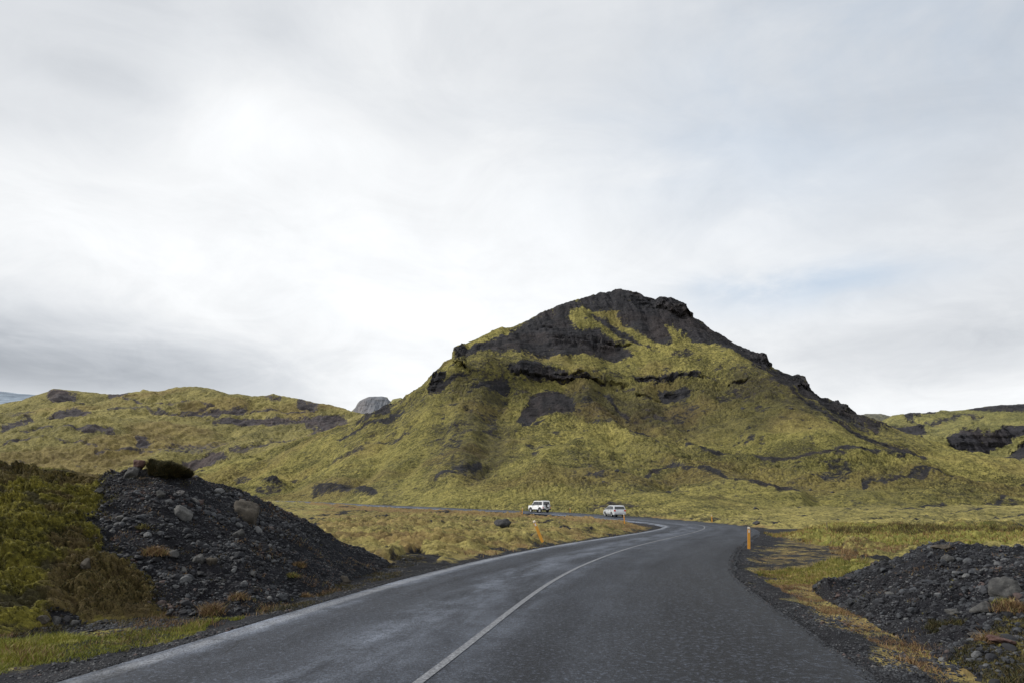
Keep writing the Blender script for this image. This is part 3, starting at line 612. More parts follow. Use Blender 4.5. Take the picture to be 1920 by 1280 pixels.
# left
BL = [(-700, 1330), (-400, 1270), (-100, 1205), (0, 1188), (100, 1166), (250, 1150), (450, 1146), (600, 1106), (700, 1069), (745, 1055), (790, 1048)]
CLp = [(-700, 830), (-400, 845), (-100, 856), (0, 859), (60, 858), (100, 861), (150, 868), (190, 873), (235, 880), (250, 880), (290, 884), (340, 886), (352, 893), (380, 902), (420, 912), (450, 922), (480, 935), (520, 953), (560, 974), (600, 995), (640, 1015), (700, 1040), (745, 1052.5), (790, 1048)]
bl = Loft(acol(-700, 1000), acol(788, 1050), 1300); a = bl.a
db = sm(gdep(a, BL), 21); eb = (GB(db)-CAMZ)/db; ec = curve(a, CLp)
dc = adep(a, [(-700, 14), (-300, 15), (0, 15.5), (290, 15), (420, 16.5), (560, 18.3), (640, 19.2), (700, 20), (745, 20.4), (790, 20.8)], 950)
dc = np.maximum(dc, db+.15)
ecs = sm(ec, 61)
bl.line(eb-.5/db, db-.35).line(eb-.02/db, db, 8).line(eb+(ec-eb)*.26, db+(dc-db)*.22, 80).line(eb+(ec-eb)*.62, db+(dc-db)*.52, 90).line(eb+(ec-eb)*.90, db+(dc-db)*.83, 80).line(ec, dc, 50)
zc = CAMZ+ec*dc; lft = 1-sstep(acol(150, 900), acol(330, 900), a)
bl.line((zc-.12-CAMZ)/(dc+.5), dc+.5, 14).line((zc*(.55+.40*lft)-.1-CAMZ)/(dc+2.2+2*lft), dc+2.2+2*lft, 24).line((zc*.75*lft-.25-CAMZ)/(dc+5+9*lft), dc+5+9*lft, 30).line((-.6-CAMZ)/(dc+8+26*lft), dc+8+26*lft, 20)
bl.build(); x, y, z, T = bl.X.copy(), bl.Y.copy(), bl.Z.copy(), bl.T; px, py = PR(x, y, z)
wpx = px+28*fbm(x*.9, y*.9+z, 4, 601); wpy = py+16*fbm(x*.9+9, y*.9, 4, 602)
def ragged(P):
    return sum(inpoly(px+sc_*30*fbm(x*f_, y*f_+z, 4, 601+int(f_*3), .6), py+sc_*18*fbm(x*f_+9, y*f_, 4, 602+int(f_*3), .6), P) for f_, sc_ in ((.9, 1), (1.7, .9), (2.9, .9), (4.5, .8)))/4
cind = ragged([(235, 850), (280, 850), (352, 870), (800, 1020), (820, 1060), (600, 1120), (450, 1160), (330, 1160), (300, 1135), (285, 1090), (250, 1060), (190, 1045), (170, 1000), (180, 960), (215, 930), (190, 905), (200, 885)])
cind = np.maximum(cind, (wpx > 600).astype(float)); cind[T > 6] *= .9
cind = np.maximum(cind, .8*inpoly(wpx, wpy, [(85, 1150), (150, 1150), (165, 1180), (110, 1192)]))
heath = ragged([(130, 1040), (250, 1060), (310, 1100), (330, 1150), (250, 1165), (80, 1165), (90, 1110)])
heath = np.maximum(heath, inpoly(wpx, wpy, [(235, 880), (270, 872), (350, 880), (345, 905), (290, 912), (240, 900)]))
heath = np.maximum(heath, inpoly(wpx, wpy, [(-200, 862), (80, 862), (180, 880), (120, 890), (0, 884), (-200, 890)])*.8)
heath = np.maximum(heath, sstep(.28, .5, fbm(x*.7, y*.7+z*.6, 4, 610))*(1-cind))
mossn = (1-cind)
pil = billow(x*1.15+.3*n2(x*.9, z, 6), y*.9+z*1.2, 5, 620, .66)*.92
edgek = sstep(.8, 1.6, T)
z -= edgek*.22*(wpx < 260)*(T > 3)*mossn
y = y-edgek*mossn*(pil-.85)*.22*(T < 4.8)
z += edgek*mossn*((pil-.85)*.27+fbm(x*.35, y*.35, 2, 630)*.14)*np.where(T > 4.6, .35, 1)
z += edgek*cind*(fbm(x*1.1, y*1.1+z, 4, 640, .6)*.10+fbm(x*6, y*6+z*3, 3, 641, .7)*.028)
# cinder slides in shallow runnels; soft erosion scar on the road side
z -= edgek*cind*.10*sstep(.2, .8, fbm(x*.5+y*.3, z*.3, 3, 650))*(T < 4.8)
hol = np.maximum(sstep(.95, .62, pil), sstep(.25, .6, fbm(x*.9+5, y*.9+z*1.3, 4, 655, .6)))*mossn
zone = np.stack([cind, mossn*0, heath*.25*(1-cind), np.clip(np.maximum(hol*1.0, heath*.9), 0, 1)], 2).reshape(-1, 4)
o = npmesh("gravel_bank", np.stack([x, y, z], 2).reshape(-1, 3), gridfaces(*x.shape), M_BANK, {'zone': zone}); tag(o, kind='structure')
BLs = dict(x=x, y=y, z=z, T=T, cind=cind, heath=np.clip(heath+hol*.45, 0, 1), hol=hol, px=PR(x, y, z)[0], py=PR(x, y, z)[1])
# right
BR = [(1528, 1104), (1545, 1116), (1585, 1134), (1635, 1158), (1690, 1186), (1755, 1216), (1850, 1262), (1960, 1325), (2120, 1430), (2400, 1560), (2700, 1650)]
CR = [(1528, 1103), (1550, 1093), (1580, 1082), (1610, 1074), (1650, 1058), (1700, 1040), (1735, 1028), (1770, 1023), (1800, 1024), (1850, 1028), (1880, 1034), (1920, 1036), (2000, 1030), (2200, 1020), (2400, 1040), (2700, 1150)]
br = Loft(acol(1528, 1100), acol(2700, 1100), 1000); a = br.a
br.a = a = a[0]+(a[-1]-a[0])*np.linspace(0, 1, 1000)**1.35
db = sm(gdep(a, BR), 9); eb = (GB(db)-CAMZ)/db; ec = curve(a, CR)
dc = np.maximum(adep(a, [(1528, 12.9), (1600, 14.2), (1700, 14.6), (1800, 14.0), (1920, 12.8), (2200, 11), (2700, 9)], 1040), db+.1)
br.line(eb-.4/db, db-.3).line(eb-.02/db, db, 8).line(eb+(ec-eb)*.30, db+(dc-db)*.22, 90).line(eb+(ec-eb)*.66, db+(dc-db)*.50, 100).line(eb+(ec-eb)*.92, db+(dc-db)*.8, 80).line(ec, dc, 50)
zc = CAMZ+ec*dc
br.line((zc-.08-CAMZ)/(dc+.6), dc+.6, 16).line((zc*.5-.1-CAMZ)/(dc+2.4), dc+2.4, 20).line((-.4-CAMZ)/(dc+5), dc+5, 16)
br.build(); x, y, z, T = br.X.copy(), br.Y.copy(), br.Z.copy(), br.T; px, py = PR(x, y, z)
ek = sstep(.8, 1.8, T)
z += ek*(fbm(x*.9, y*.9+z, 4, 700, .6)*.13+fbm(x*5, y*5, 3, 701, .7)*.035)
wpx = px+20*fbm(x*1.2, y*1.2, 4, 702); wpy = py+12*fbm(x*1.2+9, y*1.2, 4, 703)
hb = inpoly(wpx, wpy, [(1850, 1185), (1960, 1120), (2050, 1150), (2050, 1400), (1800, 1300), (1780, 1240)])*.8
hb *= .6; hb = np.maximum(hb, sstep(.38, .6, fbm(x*.9, y*.9, 4, 704))*.7*sstep(1080, 1150, py))
zone = np.stack([1-hb, hb*0, hb*.12, hb], 2).reshape(-1, 4)
o = npmesh("gravel_mound", np.stack([x, y, z], 2).reshape(-1, 3), gridfaces(*x.shape), M_BANK, {'zone': zone}); tag(o, kind='structure')
BRs = dict(x=x, y=y, z=z, T=T, cind=1-hb, heath=hb, px=PR(x, y, z)[0], py=PR(x, y, z)[1])

# ------------------------------------------------------------------ stones
def ico(sub):
    bm = bmesh.new(); bmesh.ops.create_icosphere(bm, subdivisions=sub, radius=1)
    v = np.array([q_.co[:] for q_ in bm.verts]); f = np.array([[w.index for w in q_.verts] for q_ in bm.faces]); bm.free(); return v, f
def stoneshape(sub, seed, flat=.7, ang=.0):
    v, f = ico(sub); r = np.random.default_rng(seed)
    d = v/np.linalg.norm(v, axis=1)[:, None]; rad = np.ones(len(v))
    for k in range(7 if sub < 4 else 13):            # chop with planes: facets like broken lava
        n = r.normal(size=3); n /= np.linalg.norm(n); h = r.uniform(.42, .85) if sub < 4 else r.uniform(.38, .74)
        dp = d@n; rad = np.where(dp > .05, np.minimum(rad, h/np.maximum(dp, .05)), rad)
    v = d*rad[:, None]
    if sub >= 3:
        v += d*(fbm(v[:, 0]*2.2+seed, v[:, 1]*2.2+v[:, 2]*1.7, 4, seed)*.09)[:, None]
    v = v*np.array([1, r.uniform(.7, .95), flat]); return v, f
SH0 = [stoneshape(1, s, .65) for s in range(12)]; SH1 = [stoneshape(2, 40+s, .65) for s in range(10)]
def pile(name, pos, size, shapes, mat):
    Vs = []; Fs = []; var = []; off = 0; n = len(pos)
    pick = rng.integers(0, len(shapes), n); patch = fbm(pos[:, 0]*.8, pos[:, 1]*.8+pos[:, 2]*1.1, 4, 870, .6); size = size*np.clip(1+.55*patch, .5, 1.6)
    for k, (v, f) in enumerate(shapes):
        idx = np.where(pick == k)[0]
        if not len(idx): continue
        m = len(idx); ang = rng.uniform(0, 2*np.pi, m); tl = rng.normal(0, .35, m)
        c, s_ = np.cos(ang), np.sin(ang); ct, st_ = np.cos(tl), np.sin(tl)
        X0 = v[:, 0][None]*size[idx][:, None]; Y0 = v[:, 1][None]*size[idx][:, None]; Z0 = v[:, 2][None]*size[idx][:, None]
        Y1 = Y0*ct[:, None]-Z0*st_[:, None]; Z1 = Y0*st_[:, None]+Z0*ct[:, None]
        P = np.stack([X0*c[:, None]-Y1*s_[:, None]+pos[idx, 0][:, None], X0*s_[:, None]+Y1*c[:, None]+pos[idx, 1][:, None], Z1+pos[idx, 2][:, None]], 2)
        Vs.append(P.reshape(-1, 3)); Fs.append((f[None]+(off+np.arange(m)*len(v))[:, None, None]).reshape(-1, 3)); off += m*len(v)
        var.append(np.repeat(np.clip(rng.uniform(0, 1, m)+.22*fbm(pos[idx, 0]*.6, pos[idx, 1]*.6+pos[idx, 2], 3, 871), 0, 1), len(v)))
    return npmesh(name, np.vstack(Vs), np.vstack(Fs), mat, {'var': np.concatenate(var)}, smooth=False)
def sample(S, n, key='cind', tmax=6.2, tmin=.7, near=None):
    """area-weighted points on a bank"""
    x, y, z = S['x'], S['y'], S['z']
    ax = np.stack([np.diff(x, axis=1)[:-1], np.diff(y, axis=1)[:-1], np.diff(z, axis=1)[:-1]], 2)
    ay = np.stack([np.diff(x, axis=0)[:, :-1], np.diff(y, axis=0)[:, :-1], np.diff(z, axis=0)[:, :-1]], 2)
    A_ = np.linalg.norm(np.cross(ax, ay), axis=2)*S[key][:-1, :-1]*(S['T'][:-1, :-1] < tmax)*(S['T'][:-1, :-1] > tmin)
    if near is not None: A_ = A_*near[:-1, :-1]
    c = np.cumsum(A_.ravel()); i = np.searchsorted(c, rng.uniform(0, c[-1], n)); r_, c_ = np.unravel_index(i, A_.shape)
    u = rng.uniform(0, 1, n)[:, None]; v = rng.uniform(0, 1, n)[:, None]
    P0 = np.stack([x[r_, c_], y[r_, c_], z[r_, c_]], 1)
    return P0+ax[r_, c_]*u+ay[r_, c_]*v
inview = ((BLs['px'] > -150)).astype(float)
def psize(n, lo, hi, p=2.6): u = rng.uniform(0, 1, n); return lo*(1-u*(1-(lo/hi)**p))**(-1/p)
p = sample(BLs, 34000, near=inview); s = psize(len(p), .012, .06, 2.6)
tag(pile("loose_gravel", p, s, SH0, M_GRAVEL), 'dark loose cinder and pebbles covering the steep left roadside bank', 'gravel', kind='stuff')
p = sample(BLs, 1700, near=inview*(BLs['py'] > 920)*(np.abs(BLs['px']-370) < 190)); s = psize(len(p), .035, .11, 2.6)
tag(pile("cobbles", p, s, SH1, M_GRAVEL), 'fist sized grey cobbles scattered over the left cinder bank', 'gravel', kind='stuff')
inv = (BRs['px'] < 2100).astype(float)
p = sample(BRs, 46000, near=inv); s = psize(len(p), .011, .05, 2.6)
tag(pile("loose_gravel", p, s, SH0, M_GRAVEL), 'dark broken stones covering the low mound right of the road', 'gravel', kind='stuff')
p = sample(BRs, 1500, near=inv); s = psize(len(p), .04, .10, 2.8)
tag(pile("cobbles", p, s, SH1, M_GRAVEL), 'larger angular grey stones lying on the right mound', 'gravel', kind='stuff')
# verge gravel along both sides
def verge(n, side, lo, hi, y0=3, y1=42):
    ii = np.where((RY > y0) & (RY < y1) & (np.arange(len(RC)) < np.argmax(RC[:, 0])+20))[0]
    w = 1/np.maximum(RY[ii], 5)**1.2; i = rng.choice(ii, n, p=w/w.sum())
    d = rng.beta(1.2, 1.8, n)*(hi-lo)+lo+(wr[i]-3.75 if side > 0 else 0); c = RC[i]+tg[i]*rng.uniform(-.25, .25, n)[:, None]
    q_ = c+nrm[i]*(side*d)[:, None]; return np.c_[q_, gz(q_[:, 0], q_[:, 1])]
p = np.vstack([verge(24000, 1, 3.55, 4.9), verge(17000, -1, 3.25, 4.7)]); s = psize(len(p), .009, .032, 2.6)
dd = np.abs(road_d(p[:, 0], p[:, 1])); onr = (dd < 3.7)
p[:, 2] = np.maximum(p[:, 2], np.where(dd < np.where(p[:, 0] > 3, 3.75, 3.4)+.35*(p[:, 0] > 1)*(1-sstep(9, 19, p[:, 1])), GB(p[:, 1])+road_z(dd), -9))
tag(pile("verge_gravel", p, s, SH0, M_GRAVEL), 'dark crushed gravel spilled along both edges of the asphalt', 'gravel', kind='stuff')
q_ = [hit(1420+rng.uniform(0, 210), 1010+rng.uniform(0, 56)) for _ in range(1500)]; q_ = np.array(q_)
q2 = [hit(rng.uniform(1480, 1800), rng.uniform(1085, 1275)) for _ in range(5000)]; q2 = np.array(q2)
q_ = np.vstack([q_, q2]); p = np.c_[q_, gz(q_[:, 0], q_[:, 1])]
tag(pile("verge_gravel", p, psize(len(p), .012, .045, 2.4), SH0, M_GRAVEL), 'scattered stones in the rusty grass below the right mound', 'gravel', kind='stuff')

# single boulders
GNDS = None
def surf_at(px, py, S=None):
    if S is None:
        h = hitg(px, py); return np.array([h[0], h[1], float(gz(h[0], h[1]))])
    if isinstance(S, tuple): x, y, z, qx, qy = S; m = np.ones(x.shape, bool)
    else: x, y, z, qx, qy = S['x'], S['y'], S['z'], S['px'], S['py']; m = S['T'] < 6
    d = np.where(m, (qx-px)**2+(qy-py)**2, 1e9)
    d = d+np.where(d < 60, y*.5, 1e5)
    i = np.unravel_index(np.argmin(d), d.shape); return np.array([x[i], y[i], z[i]])
def boulder(name, px, py, wpx_, hpx, S, mat, label, seed, group='boulders on the roadside banks', ang=None, sink=.3, depth=.9):
    p = surf_at(px, py+hpx*.3, S); sc_ = p[1]/F; v, f = stoneshape(4, seed, 1.0)
    v = v/np.abs(v).max(0)
    v = v*np.array([wpx_*.5*sc_, wpx_*.5*sc_*depth, hpx*.5*sc_*1.25])
    if ang:
        c, s_ = math.cos(R(ang)), math.sin(R(ang)); v = np.stack([v[:, 0]*c-v[:, 2]*s_, v[:, 1], v[:, 0]*s_+v[:, 2]*c], 1)
    o = npmesh(name, v, f, mat); o.location = (p[0], p[1]+wpx_*.2*sc_, p[2]+hpx*sc_*(.5-sink)); tag(o, label, 'rock', group); return o
B = boulder
B("boulder", 253, 862, 32, 19, BLs, M_RRED, 'reddish purple boulder on the very top of the left bank', 1, sink=.05)
B("boulder", 247, 884, 34, 26, BLs, M_RGREY, 'grey boulder just under the reddish one at the bank top', 2)
B("boulder", 343, 963, 44, 20, BLs, M_RPALE, 'smooth pale oblong boulder tilted on the upper left bank', 3, ang=-25)
B("boulder", 461, 960, 58, 46, BLs, M_RBROWN, 'largest brown boulder with a pointed top on the left bank', 14)
B("stone", 222, 972, 17, 12, BLs, M_RPALE, 'small round pale stone at the left rim of the cinder', 5)
B("stone", 447, 998, 20, 19, BLs, M_RGREY, 'grey stone just below the largest brown boulder', 6, ang=-30)
B("stone", 365, 1049, 26, 19, BLs, M_RGREY, 'left one of two touching grey stones low on the cinder bank', 7)
B("stone", 394, 1053, 24, 17, BLs, M_RBROWN, 'right one of two touching stones low on the cinder bank', 8)
B("stone", 317, 1038, 28, 14, BLs, M_RGREY, 'flat grey stone beside the tuft of dry grass on the bank', 9)
B("stone", 158, 1060, 26, 20, BLs, M_RBROWN, 'brown stone leaning in dark heath on the left of the bank', 10, ang=35)
B("stone", 470, 1073, 19, 11, BLs, M_RPALE, 'small pale flat stone near the foot of the cinder bank', 11)
B("stone", 300, 925, 20, 14, BLs, M_RGREY, 'grey stone below the dark heather cushion', 12, ang=-20)
B("stone", 366, 937, 24, 9, BLs, M_RPALE, 'thin pale slab right of the heather cushion', 13, ang=-20)
B("stone", 343, 1066, 18, 12, BLs, M_RPALE, 'light stone under the pair of touching stones', 15)
B("stone", 645, 1088, 22, 13, BLs, M_RBROWN, 'lone brown stone at the right foot of the left bank by the road', 16, sink=.1)
B("stone", 76, 1163, 26, 16, BLs, M_RBROWN, 'brown stone at the foot of the mossy bank, far left', 17)
B("stone", 104, 1168, 18, 14, BLs, M_RGREY, 'leftmost grey stone of the small heap beside the green verge', 18, 'stones of the small heap')
B("stone", 122, 1160, 16, 12, BLs, M_RDARK, 'dark stone on top of the small heap beside the green verge', 19, 'stones of the small heap')
B("stone", 136, 1173, 20, 14, BLs, M_RGREY, 'rightmost stone of the small heap beside the green verge', 20, 'stones of the small heap')
B("stone", 183, 920, 17, 12, BLs, M_RGREY, 'grey stone in moss near the top of the left bank', 21)
B("boulder", 1899, 1107, 62, 46, BRs, M_RGREY, 'big pointed grey boulder at the right edge on the mound', 22, 'boulders on the right mound')
B("boulder", 1852, 1142, 44, 22, BRs, M_RGREY, 'long low grey boulder below the big one on the right mound', 23, 'boulders on the right mound', ang=15)
B("stone", 1670, 1112, 17, 10, BRs, M_RPALE, 'small palest stone in the middle of the right mound', 24, 'boulders on the right mound')
B("stone", 1783, 1048, 26, 16, BRs, M_RGREY, 'grey stone just under the crest of the right mound', 25, 'boulders on the right mound')
B("boulder", 1776, 1024, 44, 9, BRs, M_RBROWN, 'flat brownish slab on the crest of the right mound', 26, 'boulders on the right mound', ang=8)
B("boulder", 1868, 1033, 42, 12, BRs, M_RDARK, 'dark flat slab on the crest at the right edge', 27, 'boulders on the right mound')
B("stone", 1790, 1146, 34, 18, BRs, M_RGREY, 'grey block left of the long low boulder on the right mound', 28, 'boulders on the right mound')
B("stone", 1840, 1192, 38, 15, BRs, M_RPALE, 'pale flat stone low on the right mound beside a reddish one', 29, 'boulders on the right mound')
B("stone", 1882, 1200, 42, 14, BRs, M_RRED, 'reddish flat stone low at the right edge of the mound', 30, 'boulders on the right mound')
B("boulder", 1417, 950, 15, 9, MT, M_RDARK, 'dark boulder on the pale slope above the right road post', 31, 'boulders at the mountain foot')
B("boulder", 1421, 980, 16, 8, None, M_RDARK, 'dark boulder beside the road just behind the tall right post', 32, 'boulders at the mountain foot')
B("boulder", 1158, 903, 11, 6, MT, M_RDARK, 'dark boulder on the slope above the silver car', 33, 'boulders at the mountain foot')
B("boulder", 1132, 918, 8, 6, MT, M_RDARK, 'small dark boulder on the slope between the two cars, above', 34, 'boulders at the mountain foot')
B("boulder", 1525, 973, 14, 6, MT, M_RDARK, 'low dark boulder in moss left of the thin stick', 35, 'boulders at the mountain foot')
for k_, (bx, by, bw) in enumerate([(1395, 762, 10), (1485, 779, 9), (1290, 786, 7), (1545, 815, 6), (1520, 898, 8), (1560, 905, 9)]):
    lab = ['small dark outcrop below the right shoulder of the mountain, upper', 'small dark outcrop below the right shoulder, second one down', 'tiny dark outcrop in the middle of the mountain face', 'tiny dark outcrop low on the right flank of the mountain', 'left one of two dark rocks on the lower right slope', 'right one of two dark rocks on the lower right slope'][k_]
    B("boulder", bx, by, bw, bw*.6, MT, M_RDARK, lab, 50+k_, 'outcrops on the mountain slope')
B("boulder", 945, 981, 37, 18, None, M_RDARK, 'dark low blocky boulder standing alone in the field inside the bend', 91, 'boulders at the mountain foot', sink=.12, ang=4)
# ------------------------------------------------------------------ grass and moss fibres
def blades(name, pos, h, w, mat, label, cat, lean=.35, vshift=0., vs=.25, nrm_=None, kind='stuff'):
    hv = .45+.55*sstep(-.5, .5, fbm(pos[:, 0]*.9, pos[:, 1]*.9, 3, 805)) if kind else 1
    n = len(pos); ang = rng.uniform(0, 2*np.pi, n); l = rng.normal(0, lean, (n, 2))
    hh = h*hv*rng.uniform(.35, 1.3, n); ww = w*rng.uniform(.6, 1.3, n); dx = np.c_[np.cos(ang), np.sin(ang), np.zeros(n)]*ww[:, None]
    tip = np.c_[l*hh[:, None], hh]; mid = np.c_[l*hh[:, None]*.35, hh*.55]
    P = np.stack([pos-dx, pos+dx, pos+mid+dx*.7, pos+mid-dx*.7, pos+tip], 1).reshape(-1, 3)
    b5 = np.arange(n)[:, None]*5
    F_ = np.vstack([b5+np.array([0, 1, 2]), b5+np.array([0, 2, 3]), b5+np.array([3, 2, 4])])
    var = np.clip(rng.normal(.5+vshift, vs, n), 0, 1)
    var = np.clip(var+.30*fbm(pos[:, 0]*1.3, pos[:, 1]*1.3, 3, 800), 0, 1)
    o = npmesh(name, P, F_, mat, {'var': np.repeat(var, 5)}, smooth=False)
    return tag(o, label, cat, kind=kind)
def scatter_px(poly, n, warp=1.0):
    """ground points inside a surveyed plot, even per area of ground"""
    H = np.array([hit(*q_) for q_ in poly]); lo = H.min(0); hi = H.max(0); out = np.zeros((0, 2))
    while len(out) < n:
        c = rng.uniform(lo, hi, (n*2, 2)); wx_ = c[:, 0]+warp*.5*fbm(c[:, 0]*.8, c[:, 1]*.8, 3, 811); wy_ = c[:, 1]+warp*.8*fbm(c[:, 0]*.5, c[:, 1]*.5, 3, 812)
        m = inpoly(wx_, wy_, H) > 0; out = np.vstack([out, c[m]])
    return out[:n]
def onland(q_):
    z = gz(q_[:, 0], q_[:, 1]); return np.c_[q_, z-.01]
GP1 = [(-250, 1240), (0, 1198), (150, 1176), (330, 1162), (470, 1150), (455, 1164), (250, 1212), (0, 1258), (-250, 1330)]
q_ = scatter_px(GP1, 26000); q_ = q_[road_d(q_[:, 0], q_[:, 1]) < -4.0]
blades("grass", onland(q_), .08, .0038, M_GREENB, 'bright green verge grass between left bank and road', 'grass', lean=.45)
q_ = scatter_px([(-250, 1200), (0, 1176), (150, 1156), (330, 1138), (520, 1120), (650, 1085), (740, 1048), (800, 1046), (640, 1112), (470, 1156), (150, 1182), (-250, 1235)], 9000)
tag(pile("loose_gravel", np.c_[q_, gz(q_[:, 0], q_[:, 1])], psize(len(q_), .012, .05, 2.3), SH0, M_GRAVEL), 'stones strewn along the foot of the left bank beside the green verge', 'gravel', kind='stuff')
q3 = q_[fbm(q_[:, 0]*.8, q_[:, 1]*.8, 3, 836) > -.05]; q3 = q3[:, :]
blades("heath_sprigs", onland(np.repeat(q3, 3, 0)+rng.normal(0, .06, (len(q3)*3, 2))), .07, .005, M_HEATH, 'brown green sprigs at the foot of the left bank', 'heath', lean=.6, vshift=.15)
q_ = scatter_px([(-250, 1225), (100, 1160), (330, 1145), (520, 1130), (640, 1096), (660, 1100), (480, 1165), (260, 1200), (-250, 1290)], 9000); q_ = q_[road_d(q_[:, 0], q_[:, 1]) < -4.15]
q_ = q_[fbm(q_[:, 0]*.9, q_[:, 1]*.9, 3, 830) > .05]
blades("dry_grass", onland(q_), .12, .004, M_RUST, 'rusty dry grass mixed in at the foot of the left bank', 'grass', lean=.5)
q_ = scatter_px([(1410, 1062), (1560, 1085), (1610, 1120), (1700, 1185), (1820, 1245), (1980, 1400), (1700, 1400), (1560, 1262), (1480, 1180)], 62000); q_ = q_[road_d(q_[:, 0], q_[:, 1]) > 4.35+.4*(1-sstep(9, 19, q_[:, 1]))]
q_ = q_[fbm(q_[:, 0]*1.2, q_[:, 1]*1.2, 4, 831, .65) > rng.normal(.02, .25, len(q_))]
blades("dry_grass", onland(q_), .075, .0036, M_RUST, 'rust coloured dry grass between road and right mound', 'grass', lean=.55)
q_ = scatter_px([(1422, 1070), (1500, 1062), (1625, 1058), (1640, 1078), (1560, 1094), (1440, 1090)], 13000, .6)
blades("grass", onland(q_), .10, .006, M_GREEN, 'patch of green grass between lay-by and right mound', 'grass', lean=.4)
q_ = scatter_px([(1440, 1001), (1520, 993), (1750, 996), (1990, 1000), (1990, 1024), (1700, 1032), (1560, 1022)], 50000, 2)
blades("grass", onland(q_), .16, .014, M_GREEN, 'long band of olive and golden grass beyond the gravel lay-by', 'grass', vshift=.24, vs=.34)
q_ = scatter_px([(1500, 1000), (1900, 1000), (1950, 1012), (1700, 1014), (1560, 1008)], 16000, 2)
blades("reed_grass", onland(q_), .30, .012, M_HEATH, 'dark reedy grass standing in the green band at right', 'grass', vshift=.2, vs=.3)
q_ = scatter_px([(1560, 1024), (1700, 1030), (1700, 1042), (1640, 1060), (1600, 1055)], 6000, 1)
blades("dry_grass", onland(q_), .14, .008, M_RUST, 'dry orange grass around the back of the right mound', 'grass')
# field inside the bend
q_ = scatter_px([(600, 948), (1000, 966), (1215, 985), (1222, 993), (1060, 1014), (900, 1042), (790, 1044), (700, 1015)], 60000, 1.5)
rd = road_d(q_[:, 0], q_[:, 1]); q_ = q_[(rd < -4.3)]; far_ = fbm(q_[:, 0]*.22, q_[:, 1]*.22, 3, 833)
blades("dry_grass", onland(q_[far_ > .05]), .14, .014, M_RUST, 'brown dry grass patches on the field inside the bend', 'grass', vshift=.1)
blades("moss_tufts", onland(q_[far_ <= .05]), .10, .016, M_MOSSF, 'yellow green moss tufts on the field inside the bend', 'moss', vshift=.2)
# moss and heath on the left bank
p = sample(BLs, 190000, key='mo' if False else 'heath', near=inview) if False else None
BLs['mo'] = (1-BLs['cind'])*(1-.7*BLs['heath'])*(1-.85*BLs['hol'])
p = sample(BLs, 170000, 'mo', 6.8, 1.0, inview)
blades("moss_fibres", p-np.array([0, 0, .01]), .026, .005, M_MOSSF, 'woolly yellow green moss fringe covering the left bank', 'moss', lean=.8)
p = sample(BLs, 60000, 'heath', 6.4, 1.0, inview)
blades("heath_sprigs", p-np.array([0, 0, .01]), .036, .006, M_HEATH, 'dark heath sprigs growing over the left bank', 'heath', lean=.7)
BRs['h2'] = BRs['heath']+.0001
p = sample(BRs, 16000, 'h2', 6, .8, inv)
blades("heath_sprigs", p-np.array([0, 0, .01]), .07, .005, M_HEATH, 'brown green sprigs among the stones of the right mound', 'heath', lean=.6, vshift=-.05)
def tuft(px, py, S, r, h, n, mat, label, cat, group=None, name='grass_tuft', dome=.4):
    p = surf_at(px, py, S); ang = rng.uniform(0, 2*np.pi, n); rr = r*np.sqrt(rng.uniform(0, 1, n))
    off = np.c_[rr*np.cos(ang), rr*np.sin(ang)*.8, r*dome*(1-(rr/r)**2)-.02]
    n = len(off); off[:, :2] *= (1+.3*np.clip(rng.normal(size=(n, 1)), -1, 1)); o = blades(name, off, h*.62, .004*max(1, p[1]/12), mat, label, cat, lean=.8, kind=None, vs=.35)
    # fan outwards
    o.location = p; 
    if group: o['group'] = group
    return o
G_ = 'grass tufts on the banks'
tuft(290, 1040, BLs, .22, .16, 900, M_RUST, 'pale dry grass tuft beside stones on the cinder bank', 'grass tuft', G_)
tuft(560, 1062, BLs, .14, .14, 350, M_RUST, 'small dry tuft midway along the foot of the left bank', 'grass tuft', G_)
tuft(395, 1150, BLs, .20, .20, 600, M_RUST, 'orange grass tuft at the foot of the cinder bank', 'grass tuft', G_)
tuft(445, 1122, BLs, .16, .12, 400, M_RUST, 'orange tuft low on the cinder bank near the road', 'grass tuft', G_)
tuft(572, 1120, BLs, .16, .10, 400, M_RUST, 'rusty tuft at the bank foot right beside the asphalt', 'grass tuft', G_)
tuft(545, 1080, BLs, .15, .08, 350, M_GREEN, 'small green tuft low on the left cinder bank', 'grass tuft', G_)
tuft(270, 990, BLs, .14, .09, 350, M_MOSSF, 'yellow green tuft in the middle of the cinder bank', 'grass tuft', G_)
tuft(1900, 1145, BRs, .22, .16, 800, M_RUST, 'orange grass tuft below the big boulder at right', 'grass tuft', G_)
tuft(1880, 1130, BRs, .12, .08, 300, M_GREEN, 'green tuft against the big boulder at right', 'grass tuft', G_)
tuft(1855, 1205, BRs, .18, .14, 500, M_RUST, 'yellowish tuft near the reddish stone of the right mound', 'grass tuft', G_)
# heather cushion on the crest
p = surf_at(302, 884, BLs); v, f = stoneshape(4, 77, 1.0); v = v/np.abs(v).max(0)*np.array([.52, .40, .20]); v[:, 2] += .05*np.sin(v[:, 0]*9)*.5
v += (v/np.linalg.norm(v, axis=1)[:, None])*(fbm(v[:, 0]*7, v[:, 1]*7+v[:, 2]*9, 3, 78)*.05)[:, None]
root = bpy.data.objects.new("heather_cushion", None); COL.objects.link(root); root.location = p+np.array([.02, .15, .04]); root.rotation_euler = (0, R(12), 0)
tag(root, 'dark brown heather cushion capping the top of the cinder bank', 'heather')
M_CUSH = rock_mat("heather_core", (.014, .013, .006), (.035, .030, .012), 12)
npmesh("cushion_body", v, f, M_CUSH, parent=root)
i = rng.integers(0, len(f), 20000); w_ = rng.dirichlet((1, 1, 1), 20000); P = (v[f[i]]*w_[:, :, None]).sum(1)
o = blades("sprigs", P, .075, .006, M_HEATH, None, None, lean=.9, kind=None, vshift=.05); o.parent = root

